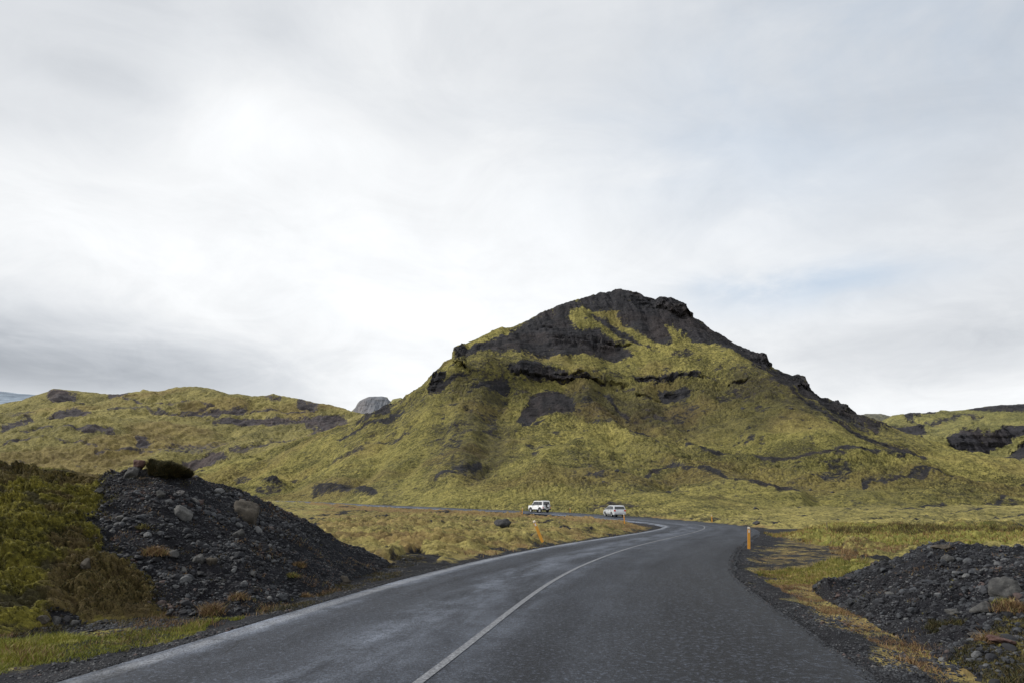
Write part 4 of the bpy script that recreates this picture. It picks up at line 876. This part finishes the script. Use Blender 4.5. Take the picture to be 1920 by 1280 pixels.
# ------------------------------------------------------------------ road posts
def post_proto(cap=True):
    root = bpy.data.objects.new("road_post", None); COL.objects.link(root)
    def part(name, pts, mat, bev=.006):
        bm = bmesh.new(); lo = [bm.verts.new(p) for p in pts[0]]; hi = [bm.verts.new(p) for p in pts[1]]; n = len(lo)
        for k in range(n): bm.faces.new((lo[k], lo[(k+1) % n], hi[(k+1) % n], hi[k]))
        bm.faces.new(lo[::-1]); bm.faces.new(hi); bmesh.ops.bevel(bm, geom=bm.edges[:], offset=bev, segments=2, affect='EDGES')
        me = bpy.data.meshes.new(name); bm.to_mesh(me); bm.free(); me.materials.append(mat); o = bpy.data.objects.new(name, me); COL.objects.link(o); o.parent = root
    sec = lambda w, d, z: [(-w, -d, z), (w, -d, z), (w*.75, d, z), (-w*.75, d, z)]
    sl = lambda w, d, z: [(-w, -d, z-.03), (w, -d, z-.03), (w*.75, d, z+.03), (-w*.75, d, z+.03)]
    part("post_shaft", (sec(.062, .035, -.3), sec(.062, .035, .90)), M_YEL); part("post_cap", (sec(.0625, .0355, .901), sl(.0625, .0355, .985)), M_PCAP)
    part("reflector", ([(-.03, -.042, .76), (.03, -.042, .76), (.03, -.036, .76), (-.03, -.036, .76)], [(-.03, -.042, .87), (.03, -.042, .87), (.03, -.036, .87), (-.03, -.036, .87)]), M_REFL, .001)
    part("post_foot", (sec(.067, .04, -.3), sec(.067, .04, .05)), M_PAINTED_GREY)
    return root
def copy_tree(o, parent=None):
    c = o.copy(); COL.objects.link(c); c.parent = parent
    for ch in list(o.children): copy_tree(ch, c)
    return c
posts = [(1404, 1029, 39, 4.2, 0, 'tall upright yellow road post at the right edge of the road'),
         (1018, 1017, 42, -22, 0, 'yellow road post leaning steeply to the left on the near verge'),
         (1171, 981.5, 17, -3, 0, 'yellow road post just in front of the silver car'),
         (1335, 978, 13, 0, 0, 'yellow road post on the far side of the bend'),
         (979, 963, 11.5, 2, 0, 'small yellow post left of the white off-roader on the near roadside'),
         (1069, 961, 10, 0, 0, 'faint far yellow post between the two cars, beyond the road')]
proto = None
for px_, py_, hp, lean, yaw, lab in posts:
    o = post_proto() if proto is None else copy_tree(proto)
    if proto is None: proto = o
    h = hitg(px_, py_); o.location = (h[0], h[1], float(gz(h[0], h[1]))-.02)
    s_ = (hp*h[1]/F)/.985*math.hypot(1, math.tan(R(lean))) if lean > -10 else (hp*h[1]/F)/.985
    s_ = min(max(s_, .75), 1.25)
    o.scale = (s_, s_, s_); o.rotation_euler = (R(-3 if lean < -10 else 0), R(lean), 0); tag(o, lab, 'road post', 'yellow road posts'); print("POST", h, s_)
# the thin stick
h = hit(1552, 1001); bm = bmesh.new(); bmesh.ops.create_cone(bm, cap_ends=True, segments=8, radius1=.035, radius2=.025, depth=1.0)
for v in bm.verts: v.co.z += .45
me = bpy.data.meshes.new("stake"); bm.to_mesh(me); bm.free(); me.materials.append(M_WOOD); o = bpy.data.objects.new("stake", me); COL.objects.link(o)
o.location = (h[0], h[1], float(gz(*h))); s_ = 19*h[1]/F; o.scale = (1, 1, s_); o.rotation_euler = (0, R(1.5), 0); tag(o, 'thin wooden stake standing in the tall grass at right', 'stake')

# ------------------------------------------------------------------ cars
def bmobj(name, bm, mat, parent, smooth=False):
    me = bpy.data.meshes.new(name); bm.normal_update(); bm.to_mesh(me); bm.free(); me.materials.append(mat)
    if smooth:
        for p_ in me.polygons: p_.use_smooth = True
    o = bpy.data.objects.new(name, me); COL.objects.link(o); o.parent = parent; return o
def arc(cx, r, z0, n=10):
    """wheel arch from the rear to the front lip"""
    a0 = math.asin(max(-1, min(1, (z0-r[1])/r[0]))); out = []
    for k in range(n+1):
        t = math.pi-a0-(math.pi-2*a0)*k/n; out.append((cx+r[0]*math.cos(t), r[1]+r[0]*math.sin(t)))
    return out
def car(spec, label, cat):
    root = bpy.data.objects.new(spec['name'], None); COL.objects.link(root); tag(root, label, cat)
    hw = spec['hw']; belt = spec['belt']; H = spec['H']; tp = spec['taper']; zb = spec['zb']; wr_ = spec['wr']; ar = spec['ar']
    def W(z, x=0):
        w = hw if z <= belt else hw*(1-(1-tp)*((z-belt)/(H-belt)))
        if z < .45: w *= .965
        L = spec['L']; e = abs(x)/(L/2)
        return w*(1-.10*max(0, (e-.80)/.20)**2)
    prof = [(-spec['xw'][0]-9, 0)]
    low = [(spec['rear'][0][0], zb)]
    P = list(spec['top'])                                    # from rear bottom up, over the roof to the front bottom
    fa = arc(spec['xw'][1], (ar, wr_), zb); ra = arc(spec['xw'][0], (ar, wr_), zb)
    outline = P+fa[::-1]+ra[::-1]
    bm = bmesh.new()
    ys = [-1, -.55, 0, .55, 1]; rings = []
    for s_ in ys:
        rings.append([bm.verts.new((x_, s_*W(z_, x_), z_+(.018*(1-abs(s_)) if z_ > belt*.8 else 0))) for x_, z_ in outline])
    n = len(outline)
    for A_, B_ in zip(rings[:-1], rings[1:]):
        for k in range(n): bm.faces.new((A_[k], A_[(k+1) % n], B_[(k+1) % n], B_[k]))
    bm.faces.new(rings[0][::-1]); bm.faces.new(rings[-1])
    bmesh.ops.recalc_face_normals(bm, faces=bm.faces[:])
    # crease at the belt line, so the greenhouse tucks in
    side = [f_ for f_ in bm.faces if len(f_.verts) > 8]
    bmesh.ops.bisect_plane(bm, geom=bm.verts[:]+bm.edges[:]+bm.faces[:], plane_co=(0, 0, belt), plane_no=(0, 0, 1))
    for v in bm.verts:
        if abs(abs(v.co.y)-0) > hw*.7 and abs(v.co.z-belt) < .002: v.co.y = math.copysign(W(belt, v.co.x), v.co.y)
    ed = [e for e in bm.edges if e.calc_face_angle(0) > .5 and abs(e.verts[0].co.z) > .3]
    bmesh.ops.bevel(bm, geom=ed, offset=.025, segments=2, affect='EDGES', clamp_overlap=True)
    body = bmobj("body", bm, spec['paint'], root)
    def panel(name, pts, side, mat, out=.008, th=.02, parent=root):
        """pane on a flank; pts in (x,z)"""
        bm = bmesh.new(); o1 = [bm.verts.new((x_, side*(W(z_, x_)+out), z_)) for x_, z_ in pts]; i1 = [bm.verts.new((x_, side*(W(z_, x_)-th), z_)) for x_, z_ in pts]; n = len(pts)
        bm.faces.new(o1); bm.faces.new(i1[::-1])
        for k in range(n): bm.faces.new((o1[k], i1[k], i1[(k+1) % n], o1[(k+1) % n]))
        bmesh.ops.recalc_face_normals(bm, faces=bm.faces[:]); return bmobj(name, bm, mat, parent)
    for s_ in (-1, 1):
        for w_ in spec['win']: panel("window", w_, s_, M_GLASS)
        for w_ in spec.get('clad', []): panel("side_trim", w_, s_, M_TRIM, .014)
        for hx in spec['handle']: panel("door_handle", [(hx, belt-.10), (hx+.16, belt-.10), (hx+.16, belt-.065), (hx, belt-.065)], s_, M_TRIM, .025)
        for gx_ in spec['gap']: panel("door_seam", [(gx_, zb+.12), (gx_+.012, zb+.12), (gx_+.012, belt-.01), (gx_, belt-.01)], s_, M_TRIM, .003)
    def slab(name, p0, p1, halfw0, halfw1, mat, out=.01, parent=root, y0=0):
        """panel across the car between two (x,z) points"""
        dx, dz_ = p1[0]-p0[0], p1[1]-p0[1]; L = math.hypot(dx, dz_); nx, nz = (-dz_/L, dx/L)
        if nx*p0[0] < 0: nx, nz = -nx, -nz
        bm = bmesh.new(); vs_ = []
        for o_ in (out, -.02):
            vs_.append([bm.verts.new((p_[0]+nx*o_, y0+sy, p_[1]+nz*o_)) for p_, sy in ((p0, -halfw0), (p0, halfw0), (p1, halfw1), (p1, -halfw1))])
        bm.faces.new(vs_[0]); bm.faces.new(vs_[1][::-1])
        for k in range(4): bm.faces.new((vs_[0][k], vs_[1][k], vs_[1][(k+1) % 4], vs_[0][(k+1) % 4]))
        bmesh.ops.recalc_face_normals(bm, faces=bm.faces[:]); return bmobj(name, bm, mat, parent)
    for nm, p0, p1, w0, w1, mat, out in spec['slabs']: slab(nm, p0, p1, w0, w1, mat, out+.022)
    for nm, p0, p1, w0, yc, mat, out in spec['lamps']:
        for s_ in (-1, 1): slab(nm, p0, p1, w0, w0, mat, out+.022, y0=s_*yc)
    def ring(name, x_, y_, z_, r, wd, mat, parent, hub=False, axis='Y', seg=28):
        bm = bmesh.new(); prof_ = [(r*.62, -wd/2), (r*.93, -wd/2), (r, -wd*.32), (r, wd*.32), (r*.93, wd/2), (r*.62, wd/2)] if not hub else [(.0, wd*.40), (r*.18, wd*.44), (r*.5, wd*.30), (r*.60, wd*.46), (r*.64, wd*.5), (r*.64, -wd*.45), (0, -wd*.45)]
        grid = [[bm.verts.new((math.cos(2*math.pi*k/seg)*pr, pw, math.sin(2*math.pi*k/seg)*pr)) for pr, pw in prof_] for k in range(seg)]
        m_n = len(prof_); rng_ = m_n if not hub else m_n-1
        for k in range(seg):
            for j in range(rng_):
                try: bm.faces.new((grid[k][j], grid[k][(j+1) % m_n], grid[(k+1) % seg][(j+1) % m_n], grid[(k+1) % seg][j]))
                except ValueError: pass
        bmesh.ops.remove_doubles(bm, verts=bm.verts[:], dist=.0005); bmesh.ops.recalc_face_normals(bm, faces=bm.faces[:])
        o = bmobj(name, bm, mat, parent, True); o.location = (x_, y_, z_); return o
    def spokes(parent, r, wd, sgn):
        bm = bmesh.new()
        for k in range(5):
            g_ = bmesh.ops.create_cube(bm, size=1)['verts']
            for v in g_:
                v.co = Vector((v.co.x*r*.40, v.co.y*.02, v.co.z*r*.13)); v.co.x += r*.36; v.co.y += sgn*wd*.47
            bmesh.ops.rotate(bm, verts=g_, cent=(0, 0, 0), matrix=Matrix.Rotation(2*math.pi*k/5, 3, 'Y'))
        return bmobj("spokes", bm, M_RIM, parent)
    for xw in spec['xw']:
        for s_ in (-1, 1):
            t = ring("wheel", xw, s_*(hw-.10), wr_, wr_, .20, M_TYRE, root)
            rm = ring("rim", 0, 0, 0, wr_, .19*s_, M_RIM if spec['alloy'] else M_RIM, t, hub=True); spokes(t, wr_, .20, s_)
    # dark inner arches and floor
    bm = bmesh.new(); g_ = bmesh.ops.create_cube(bm, size=1)['verts']
    for v in g_: v.co = Vector((v.co.x*spec['L']*.86, v.co.y*hw*1.45, v.co.z*(wr_+ar-zb)*.92+(wr_+ar+zb)/2-.05))
    bmobj("underbody", bm, M_TRIM, root)
    for s_ in (-1, 1):
        bm = bmesh.new(); g_ = bmesh.ops.create_cube(bm, size=1)['verts']
        for v in g_: v.co = Vector((v.co.x*.10+spec['mir'], s_*(hw+.09)+v.co.y*.17, v.co.z*.13+belt+.09))
        bmesh.ops.bevel(bm, geom=bm.edges[:], offset=.02, segments=2, affect='EDGES'); bmobj("side_mirror", bm, spec['mirmat'], root)
    if spec.get('rails'):
        x0, x1, z0 = spec['rails']
        for s_ in (-1, 1):
            bm = bmesh.new()
            for cx_, lx, cz, lz in ((.5*(x0+x1), x1-x0, z0+.07, .03), (x0+.06, .06, z0+.03, .09), (x1-.06, .06, z0+.03, .09)):
                g_ = bmesh.ops.create_cube(bm, size=1)['verts']
                for v in g_: v.co = Vector((v.co.x*lx+cx_, v.co.y*.035+s_*hw*tp*.86, v.co.z*lz+cz))
            bmobj("roof_rail", bm, M_TRIM, root)
    if spec.get('spare'):
        xs, yo, zs, r = spec['spare']; t = ring("spare_wheel", xs, yo, zs, r, .20, M_TYRE, root); t.rotation_euler = (0, 0, R(90)); rm = ring("wheel_cover", 0, 0, 0, r*1.02, .22, M_WHITE, t, hub=True)
    return root
# x forward is +; rear at negative x. outline 'top' goes rear-bottom -> roof -> front-bottom
jeep = dict(name="off_roader", L=3.62, hw=.80, H=1.72, belt=1.06, taper=.88, zb=.36, wr=.345, ar=.43, xw=(-1.12, 1.13), paint=M_WHITE, alloy=True, rear=[(-1.81, .4)],
  top=[(-1.80, .36), (-1.82, .55), (-1.80, 1.06), (-1.74, 1.55), (-1.68, 1.68), (-1.50, 1.715), (.20, 1.70), (.42, 1.66), (.78, 1.13), (.86, 1.09), (1.66, 1.02), (1.76, .95), (1.80, .62), (1.82, .50), (1.78, .36)],
  win=[[(-1.58, 1.12), (-.90, 1.12), (-.90, 1.58), (-1.54, 1.58)], [(-.80, 1.12), (.62, 1.12), (.36, 1.58), (-.80, 1.58)]],
  clad=[[(-1.78, .42), (-1.56, .42), (-1.56, .54), (-1.80, .54)], [(-.64, .38), (.64, .38), (.64, .45), (-.64, .45)], [(1.60, .42), (1.79, .42), (1.80, .54), (1.60, .54)]],
  handle=[-.72], gap=[-.85, .66], slabs=[("rear_window", (-1.795, 1.12), (-1.745, 1.56), .58, .52, M_GLASS, .012), ("windscreen", (.76, 1.17), (.45, 1.62), .68, .62, M_GLASS, .004), ("rear_bumper", (-1.83, .38), (-1.83, .58), .78, .78, M_TRIM, .06), ("front_bumper", (1.82, .38), (1.82, .60), .74, .74, M_TRIM, .05), ("grille", (1.80, .64), (1.78, .88), .48, .48, M_TRIM, .01), ("number_plate", (-1.88, .44), (-1.88, .55), .22, .22, M_PLATE, .045)],
  lamps=[("tail_light", (-1.82, .62), (-1.81, .80), .06, .68, M_RED, .02), ("headlight", (1.80, .66), (1.78, .86), .10, .60, M_CHROME, .012)], mir=.52, mirmat=M_TRIM, rails=(-1.3, .2, 1.68), spare=(-1.96, -.14, .98, .33))
wagon = dict(name="estate_car", L=4.72, hw=.89, H=1.52, belt=.98, taper=.80, zb=.30, wr=.335, ar=.40, xw=(-1.30, 1.40), paint=M_SILVER, alloy=True, rear=[(-2.36, .3)],
  top=[(-2.28, .30), (-2.36, .50), (-2.34, .78), (-2.28, .98), (-2.02, 1.42), (-1.90, 1.49), (-1.30, 1.53), (-.20, 1.535), (.30, 1.48), (.62, 1.32), (1.16, 1.00), (1.30, .97), (2.00, .86), (2.24, .76), (2.34, .60), (2.35, .42), (2.24, .30)],
  win=[[(-1.98, 1.02), (-1.22, 1.02), (-1.22, 1.40), (-1.78, 1.40)], [(-1.14, 1.02), (-.18, 1.02), (-.18, 1.43), (-1.14, 1.43)], [(-.10, 1.02), (.98, 1.02), (.50, 1.33), (.16, 1.43), (-.10, 1.43)]],
  clad=[[(-.84, .34), (.94, .34), (.94, .42), (-.84, .42)]], handle=[-1.02, -.02], gap=[-1.18, -.14, 1.0],
  slabs=[("rear_window", (-2.265, 1.02), (-2.06, 1.365), .72, .64, M_GLASS, .012), ("windscreen", (1.08, 1.055), (.66, 1.305), .74, .66, M_GLASS, .004), ("rear_bumper", (-2.355, .34), (-2.375, .56), .80, .82, M_SILVER, .05), ("bumper_trim", (-2.33, .28), (-2.35, .36), .74, .74, M_TRIM, .07), ("front_bumper", (2.34, .36), (2.36, .55), .78, .78, M_SILVER, .03), ("grille", (2.33, .56), (2.28, .70), .42, .42, M_TRIM, .012), ("number_plate", (-2.35, .66), (-2.34, .77), .26, .26, M_PLATE, .012)],
  lamps=[("tail_light", (-2.345, .72), (-2.29, .94), .12, .72, M_RED, .012), ("headlight", (2.32, .60), (2.22, .74), .15, .64, M_CHROME, .015)], mir=.92, mirmat=M_SILVER, rails=(-1.75, .1, 1.50))
def place(root, px_, py_, yaw, s_=1.0):
    h = hit(px_, py_, .10); root.location = (h[0], h[1], 0); root.rotation_euler = (0, 0, R(yaw)); root.scale = (s_,)*3
    i = np.argmin(np.hypot(RC[:, 0]-h[0], RC[:, 1]-h[1])); d = abs((h-RC[i])@nrm[i]); root.location.z = rz[i]+road_z(d)+.005; print("CAR", h, 'off', (h-RC[i])@nrm[i], 'heading', math.degrees(math.atan2(tg[i][1], tg[i][0])))
place(car(jeep, 'white boxy off-roader with rear spare wheel driving away on the far stretch', 'car'), 1011, 960, 126, .92)
place(car(wagon, 'silver estate car with red tail lights driving away after the bend', 'car'), 1152, 968, 101, .90)

# sparse dry sprigs over the cinder
p = sample(BLs, 5000, near=inview); p = p[fbm(p[:, 0]*1.1, p[:, 1]*1.1+p[:, 2], 3, 841) > .28]; p = np.repeat(p, 5, 0)+np.c_[rng.normal(0, .035, (len(p)*5, 2)), np.full(len(p)*5, -.01)]
blades("dry_sprigs", p, .07, .0035, M_RUST, 'sparse dry sprigs scattered over the left cinder bank', 'grass', lean=.8, vs=.35)
p = sample(BRs, 4000, near=inv); p = p[fbm(p[:, 0]*1.3, p[:, 1]*1.3+p[:, 2], 3, 842) > .30]; p = np.repeat(p, 5, 0)+np.c_[rng.normal(0, .03, (len(p)*5, 2)), np.full(len(p)*5, -.01)]
blades("dry_sprigs", p, .06, .003, M_RUST, 'sparse dry sprigs scattered over the right mound', 'grass', lean=.8, vs=.35)
# ------------------------------------------------------------------ light and sky
SUN_EL = R(34); SUN_AZ = R(-84)                         # azimuth measured from the view direction (+Y) towards +X
sdir = Vector((math.sin(SUN_AZ)*math.cos(SUN_EL), math.cos(SUN_AZ)*math.cos(SUN_EL), math.sin(SUN_EL)))
sd = bpy.data.lights.new("sun", 'SUN'); sd.energy = 3.1; sd.angle = R(7); sd.color = (1, .965, .90)
so = bpy.data.objects.new("sun", sd); COL.objects.link(so); so.rotation_euler = sdir.to_track_quat('Z', 'Y').to_euler(); so.location = (0, 0, 300)
w = bpy.data.worlds.new("World"); sc.world = w; w.use_nodes = True; nt = w.node_tree
for n in list(nt.nodes): nt.nodes.remove(n)
out = nt.nodes.new('ShaderNodeOutputWorld'); bg = nt.nodes.new('ShaderNodeBackground'); nt.links.new(bg.outputs[0], out.inputs[0]); bg.inputs['Strength'].default_value = .10
sky = nt.nodes.new('ShaderNodeTexSky'); sky.sky_type = 'NISHITA'; sky.sun_disc = False; sky.sun_elevation = SUN_EL; sky.sun_rotation = SUN_AZ; sky.air_density = 1; sky.dust_density = 2
tc = nt.nodes.new('ShaderNodeTexCoord').outputs['Generated']
sx = nt.nodes.new('ShaderNodeSeparateXYZ'); nt.links.new(tc, sx.inputs[0])
zz = mth(nt, 'ADD', mth(nt, 'MAXIMUM', sx.outputs[2], 0), .22)
cv = nt.nodes.new('ShaderNodeCombineXYZ'); nt.links.new(mth(nt, 'DIVIDE', sx.outputs[0], zz), cv.inputs[0]); nt.links.new(mth(nt, 'DIVIDE', sx.outputs[1], zz), cv.inputs[1])
cl_ = cv.outputs[0]
n_a = noise(nt, cl_, .75, 7, .55, .5); n_b = noise(nt, cl_, 2.1, 8, .60, .7); n_c = noise(nt, tc, 5, 6, .6)
def mask(px_, py_, rx, ry, warp=.35):
    """soft cloud bank around a bearing"""
    a_, e_ = AE(px_, py_); l = math.sqrt(1+a_*a_+e_*e_); d = (a_/l, 1/l, e_/l)
    vs = nt.nodes.new('ShaderNodeVectorMath'); vs.operation = 'SUBTRACT'; nt.links.new(tc, vs.inputs[0]); vs.inputs[1].default_value = d
    sp = nt.nodes.new('ShaderNodeSeparateXYZ'); nt.links.new(vs.outputs[0], sp.inputs[0])
    X_ = mth(nt, 'DIVIDE', mth(nt, 'ADD', sp.outputs[0], mth(nt, 'MULTIPLY', mth(nt, 'SUBTRACT', n_c, .5), warp*rx/F*1.5)), rx/F)
    Z_ = mth(nt, 'DIVIDE', mth(nt, 'ADD', sp.outputs[2], mth(nt, 'MULTIPLY', mth(nt, 'SUBTRACT', n_b, .5), warp*ry/F*3)), ry/F)
    d2 = mth(nt, 'ADD', mth(nt, 'MULTIPLY', X_, X_), mth(nt, 'MULTIPLY', Z_, Z_))
    return mth(nt, 'MULTIPLY', mth(nt, 'POWER', 2.718, mth(nt, 'MULTIPLY', d2, -1)), mth(nt, 'GREATER_THAN', sx.outputs[1], 0))
lum = mth(nt, 'ADD', 7.95, mth(nt, 'MULTIPLY', mth(nt, 'SUBTRACT', n_a, .5), 3.4))
lum = mth(nt, 'ADD', lum, mth(nt, 'MULTIPLY', mth(nt, 'SUBTRACT', n_b, .5), 2.0))
n_d = noise(nt, cl_, 3.2, 9, .62, 1.0)
lum = mth(nt, 'ADD', lum, mth(nt, 'MULTIPLY', mth(nt, 'SUBTRACT', ramp(nt, n_d, [(.32, 0), (.68, 1)]), .5), .75))
for px_, py_, rx, ry, amt in ((520, 330, 480, 190, .7), (300, 60, 600, 120, -.4), (1560, 420, 90, 40, -.4), (1650, 90, 260, 120, -.6), (900, 80, 300, 90, -.4), (490, 235, 130, 60, 1.2), (0, 660, 430, 70, -2.5), (120, 700, 500, 36, -1.2), (0, 0, 420, 160, -1.0), (190, 150, 130, 40, -.9), (30, 215, 100, 35, -.9), (1500, 60, 500, 160, -.9), (1700, 650, 350, 45, -.9), (1750, 760, 400, 35, .7), (800, 640, 350, 120, .8), (1900, 300, 160, 260, -1.0), (1100, 400, 200, 200, .1), (700, 730, 180, 40, .9), (960, -300, 900, 260, -.7), (1700, 250, 300, 200, -.5)):
    lum = mth(nt, 'ADD', lum, mth(nt, 'MULTIPLY', mask(px_, py_, rx, ry), amt))
cc = mixc(nt, 1.0, (1, 1, 1), (1, 1, 1)); 
hs = nt.nodes.new('ShaderNodeMix'); hs.data_type = 'RGBA'; hs.blend_type = 'MULTIPLY'; hs.inputs[0].default_value = 1
cmb = nt.nodes.new('ShaderNodeCombineColor')
for k in range(3): nt.links.new(lum, cmb.inputs[k])
dark = nt.nodes.new('ShaderNodeMapRange'); dark.inputs[1].default_value = 3.5; dark.inputs[2].default_value = 8; nt.links.new(lum, dark.inputs[0])
tint = mixc(nt, dark.outputs[0], (.90, .96, 1.05), (.985, 1.0, 1.015))
nt.links.new(cmb.outputs[0], hs.inputs[6]); nt.links.new(tint, hs.inputs[7])
blue = mth(nt, 'ADD', mth(nt, 'MULTIPLY', mask(1490, 540, 190, 42, .8), .80), mth(nt, 'MULTIPLY', mask(1430, 190, 330, 170, .9), .26))
blue = mth(nt, 'ADD', blue, mth(nt, 'MULTIPLY', mask(1480, 330, 240, 110, .9), .26))
blue = mth(nt, 'ADD', blue, mth(nt, 'MULTIPLY', mask(1850, 60, 250, 160, .9), .30))
blue = mth(nt, 'ADD', blue, .05)
blue = mth(nt, 'MULTIPLY', blue, ramp(nt, n_b, [(.35, 1.0), (.65, .35)]), clamp=True)
# clear sky shows through thin cloud: veil of white keeps it pale
skyc = mixc(nt, .62, sky.outputs[0], (6.0, 7.2, 8.6))
fin = mixc(nt, blue, hs.outputs[2], skyc)
nt.links.new(fin, bg.inputs['Color'])
vs_ = sc.view_settings; vs_.view_transform = 'Standard'; vs_.look = 'None'; vs_.exposure = .22; vs_.gamma = 1; vs_.use_curve_mapping = False
sc.render.engine = 'CYCLES'; sc.cycles.max_bounces = 4; sc.cycles.diffuse_bounces = 3; sc.cycles.use_denoising = True
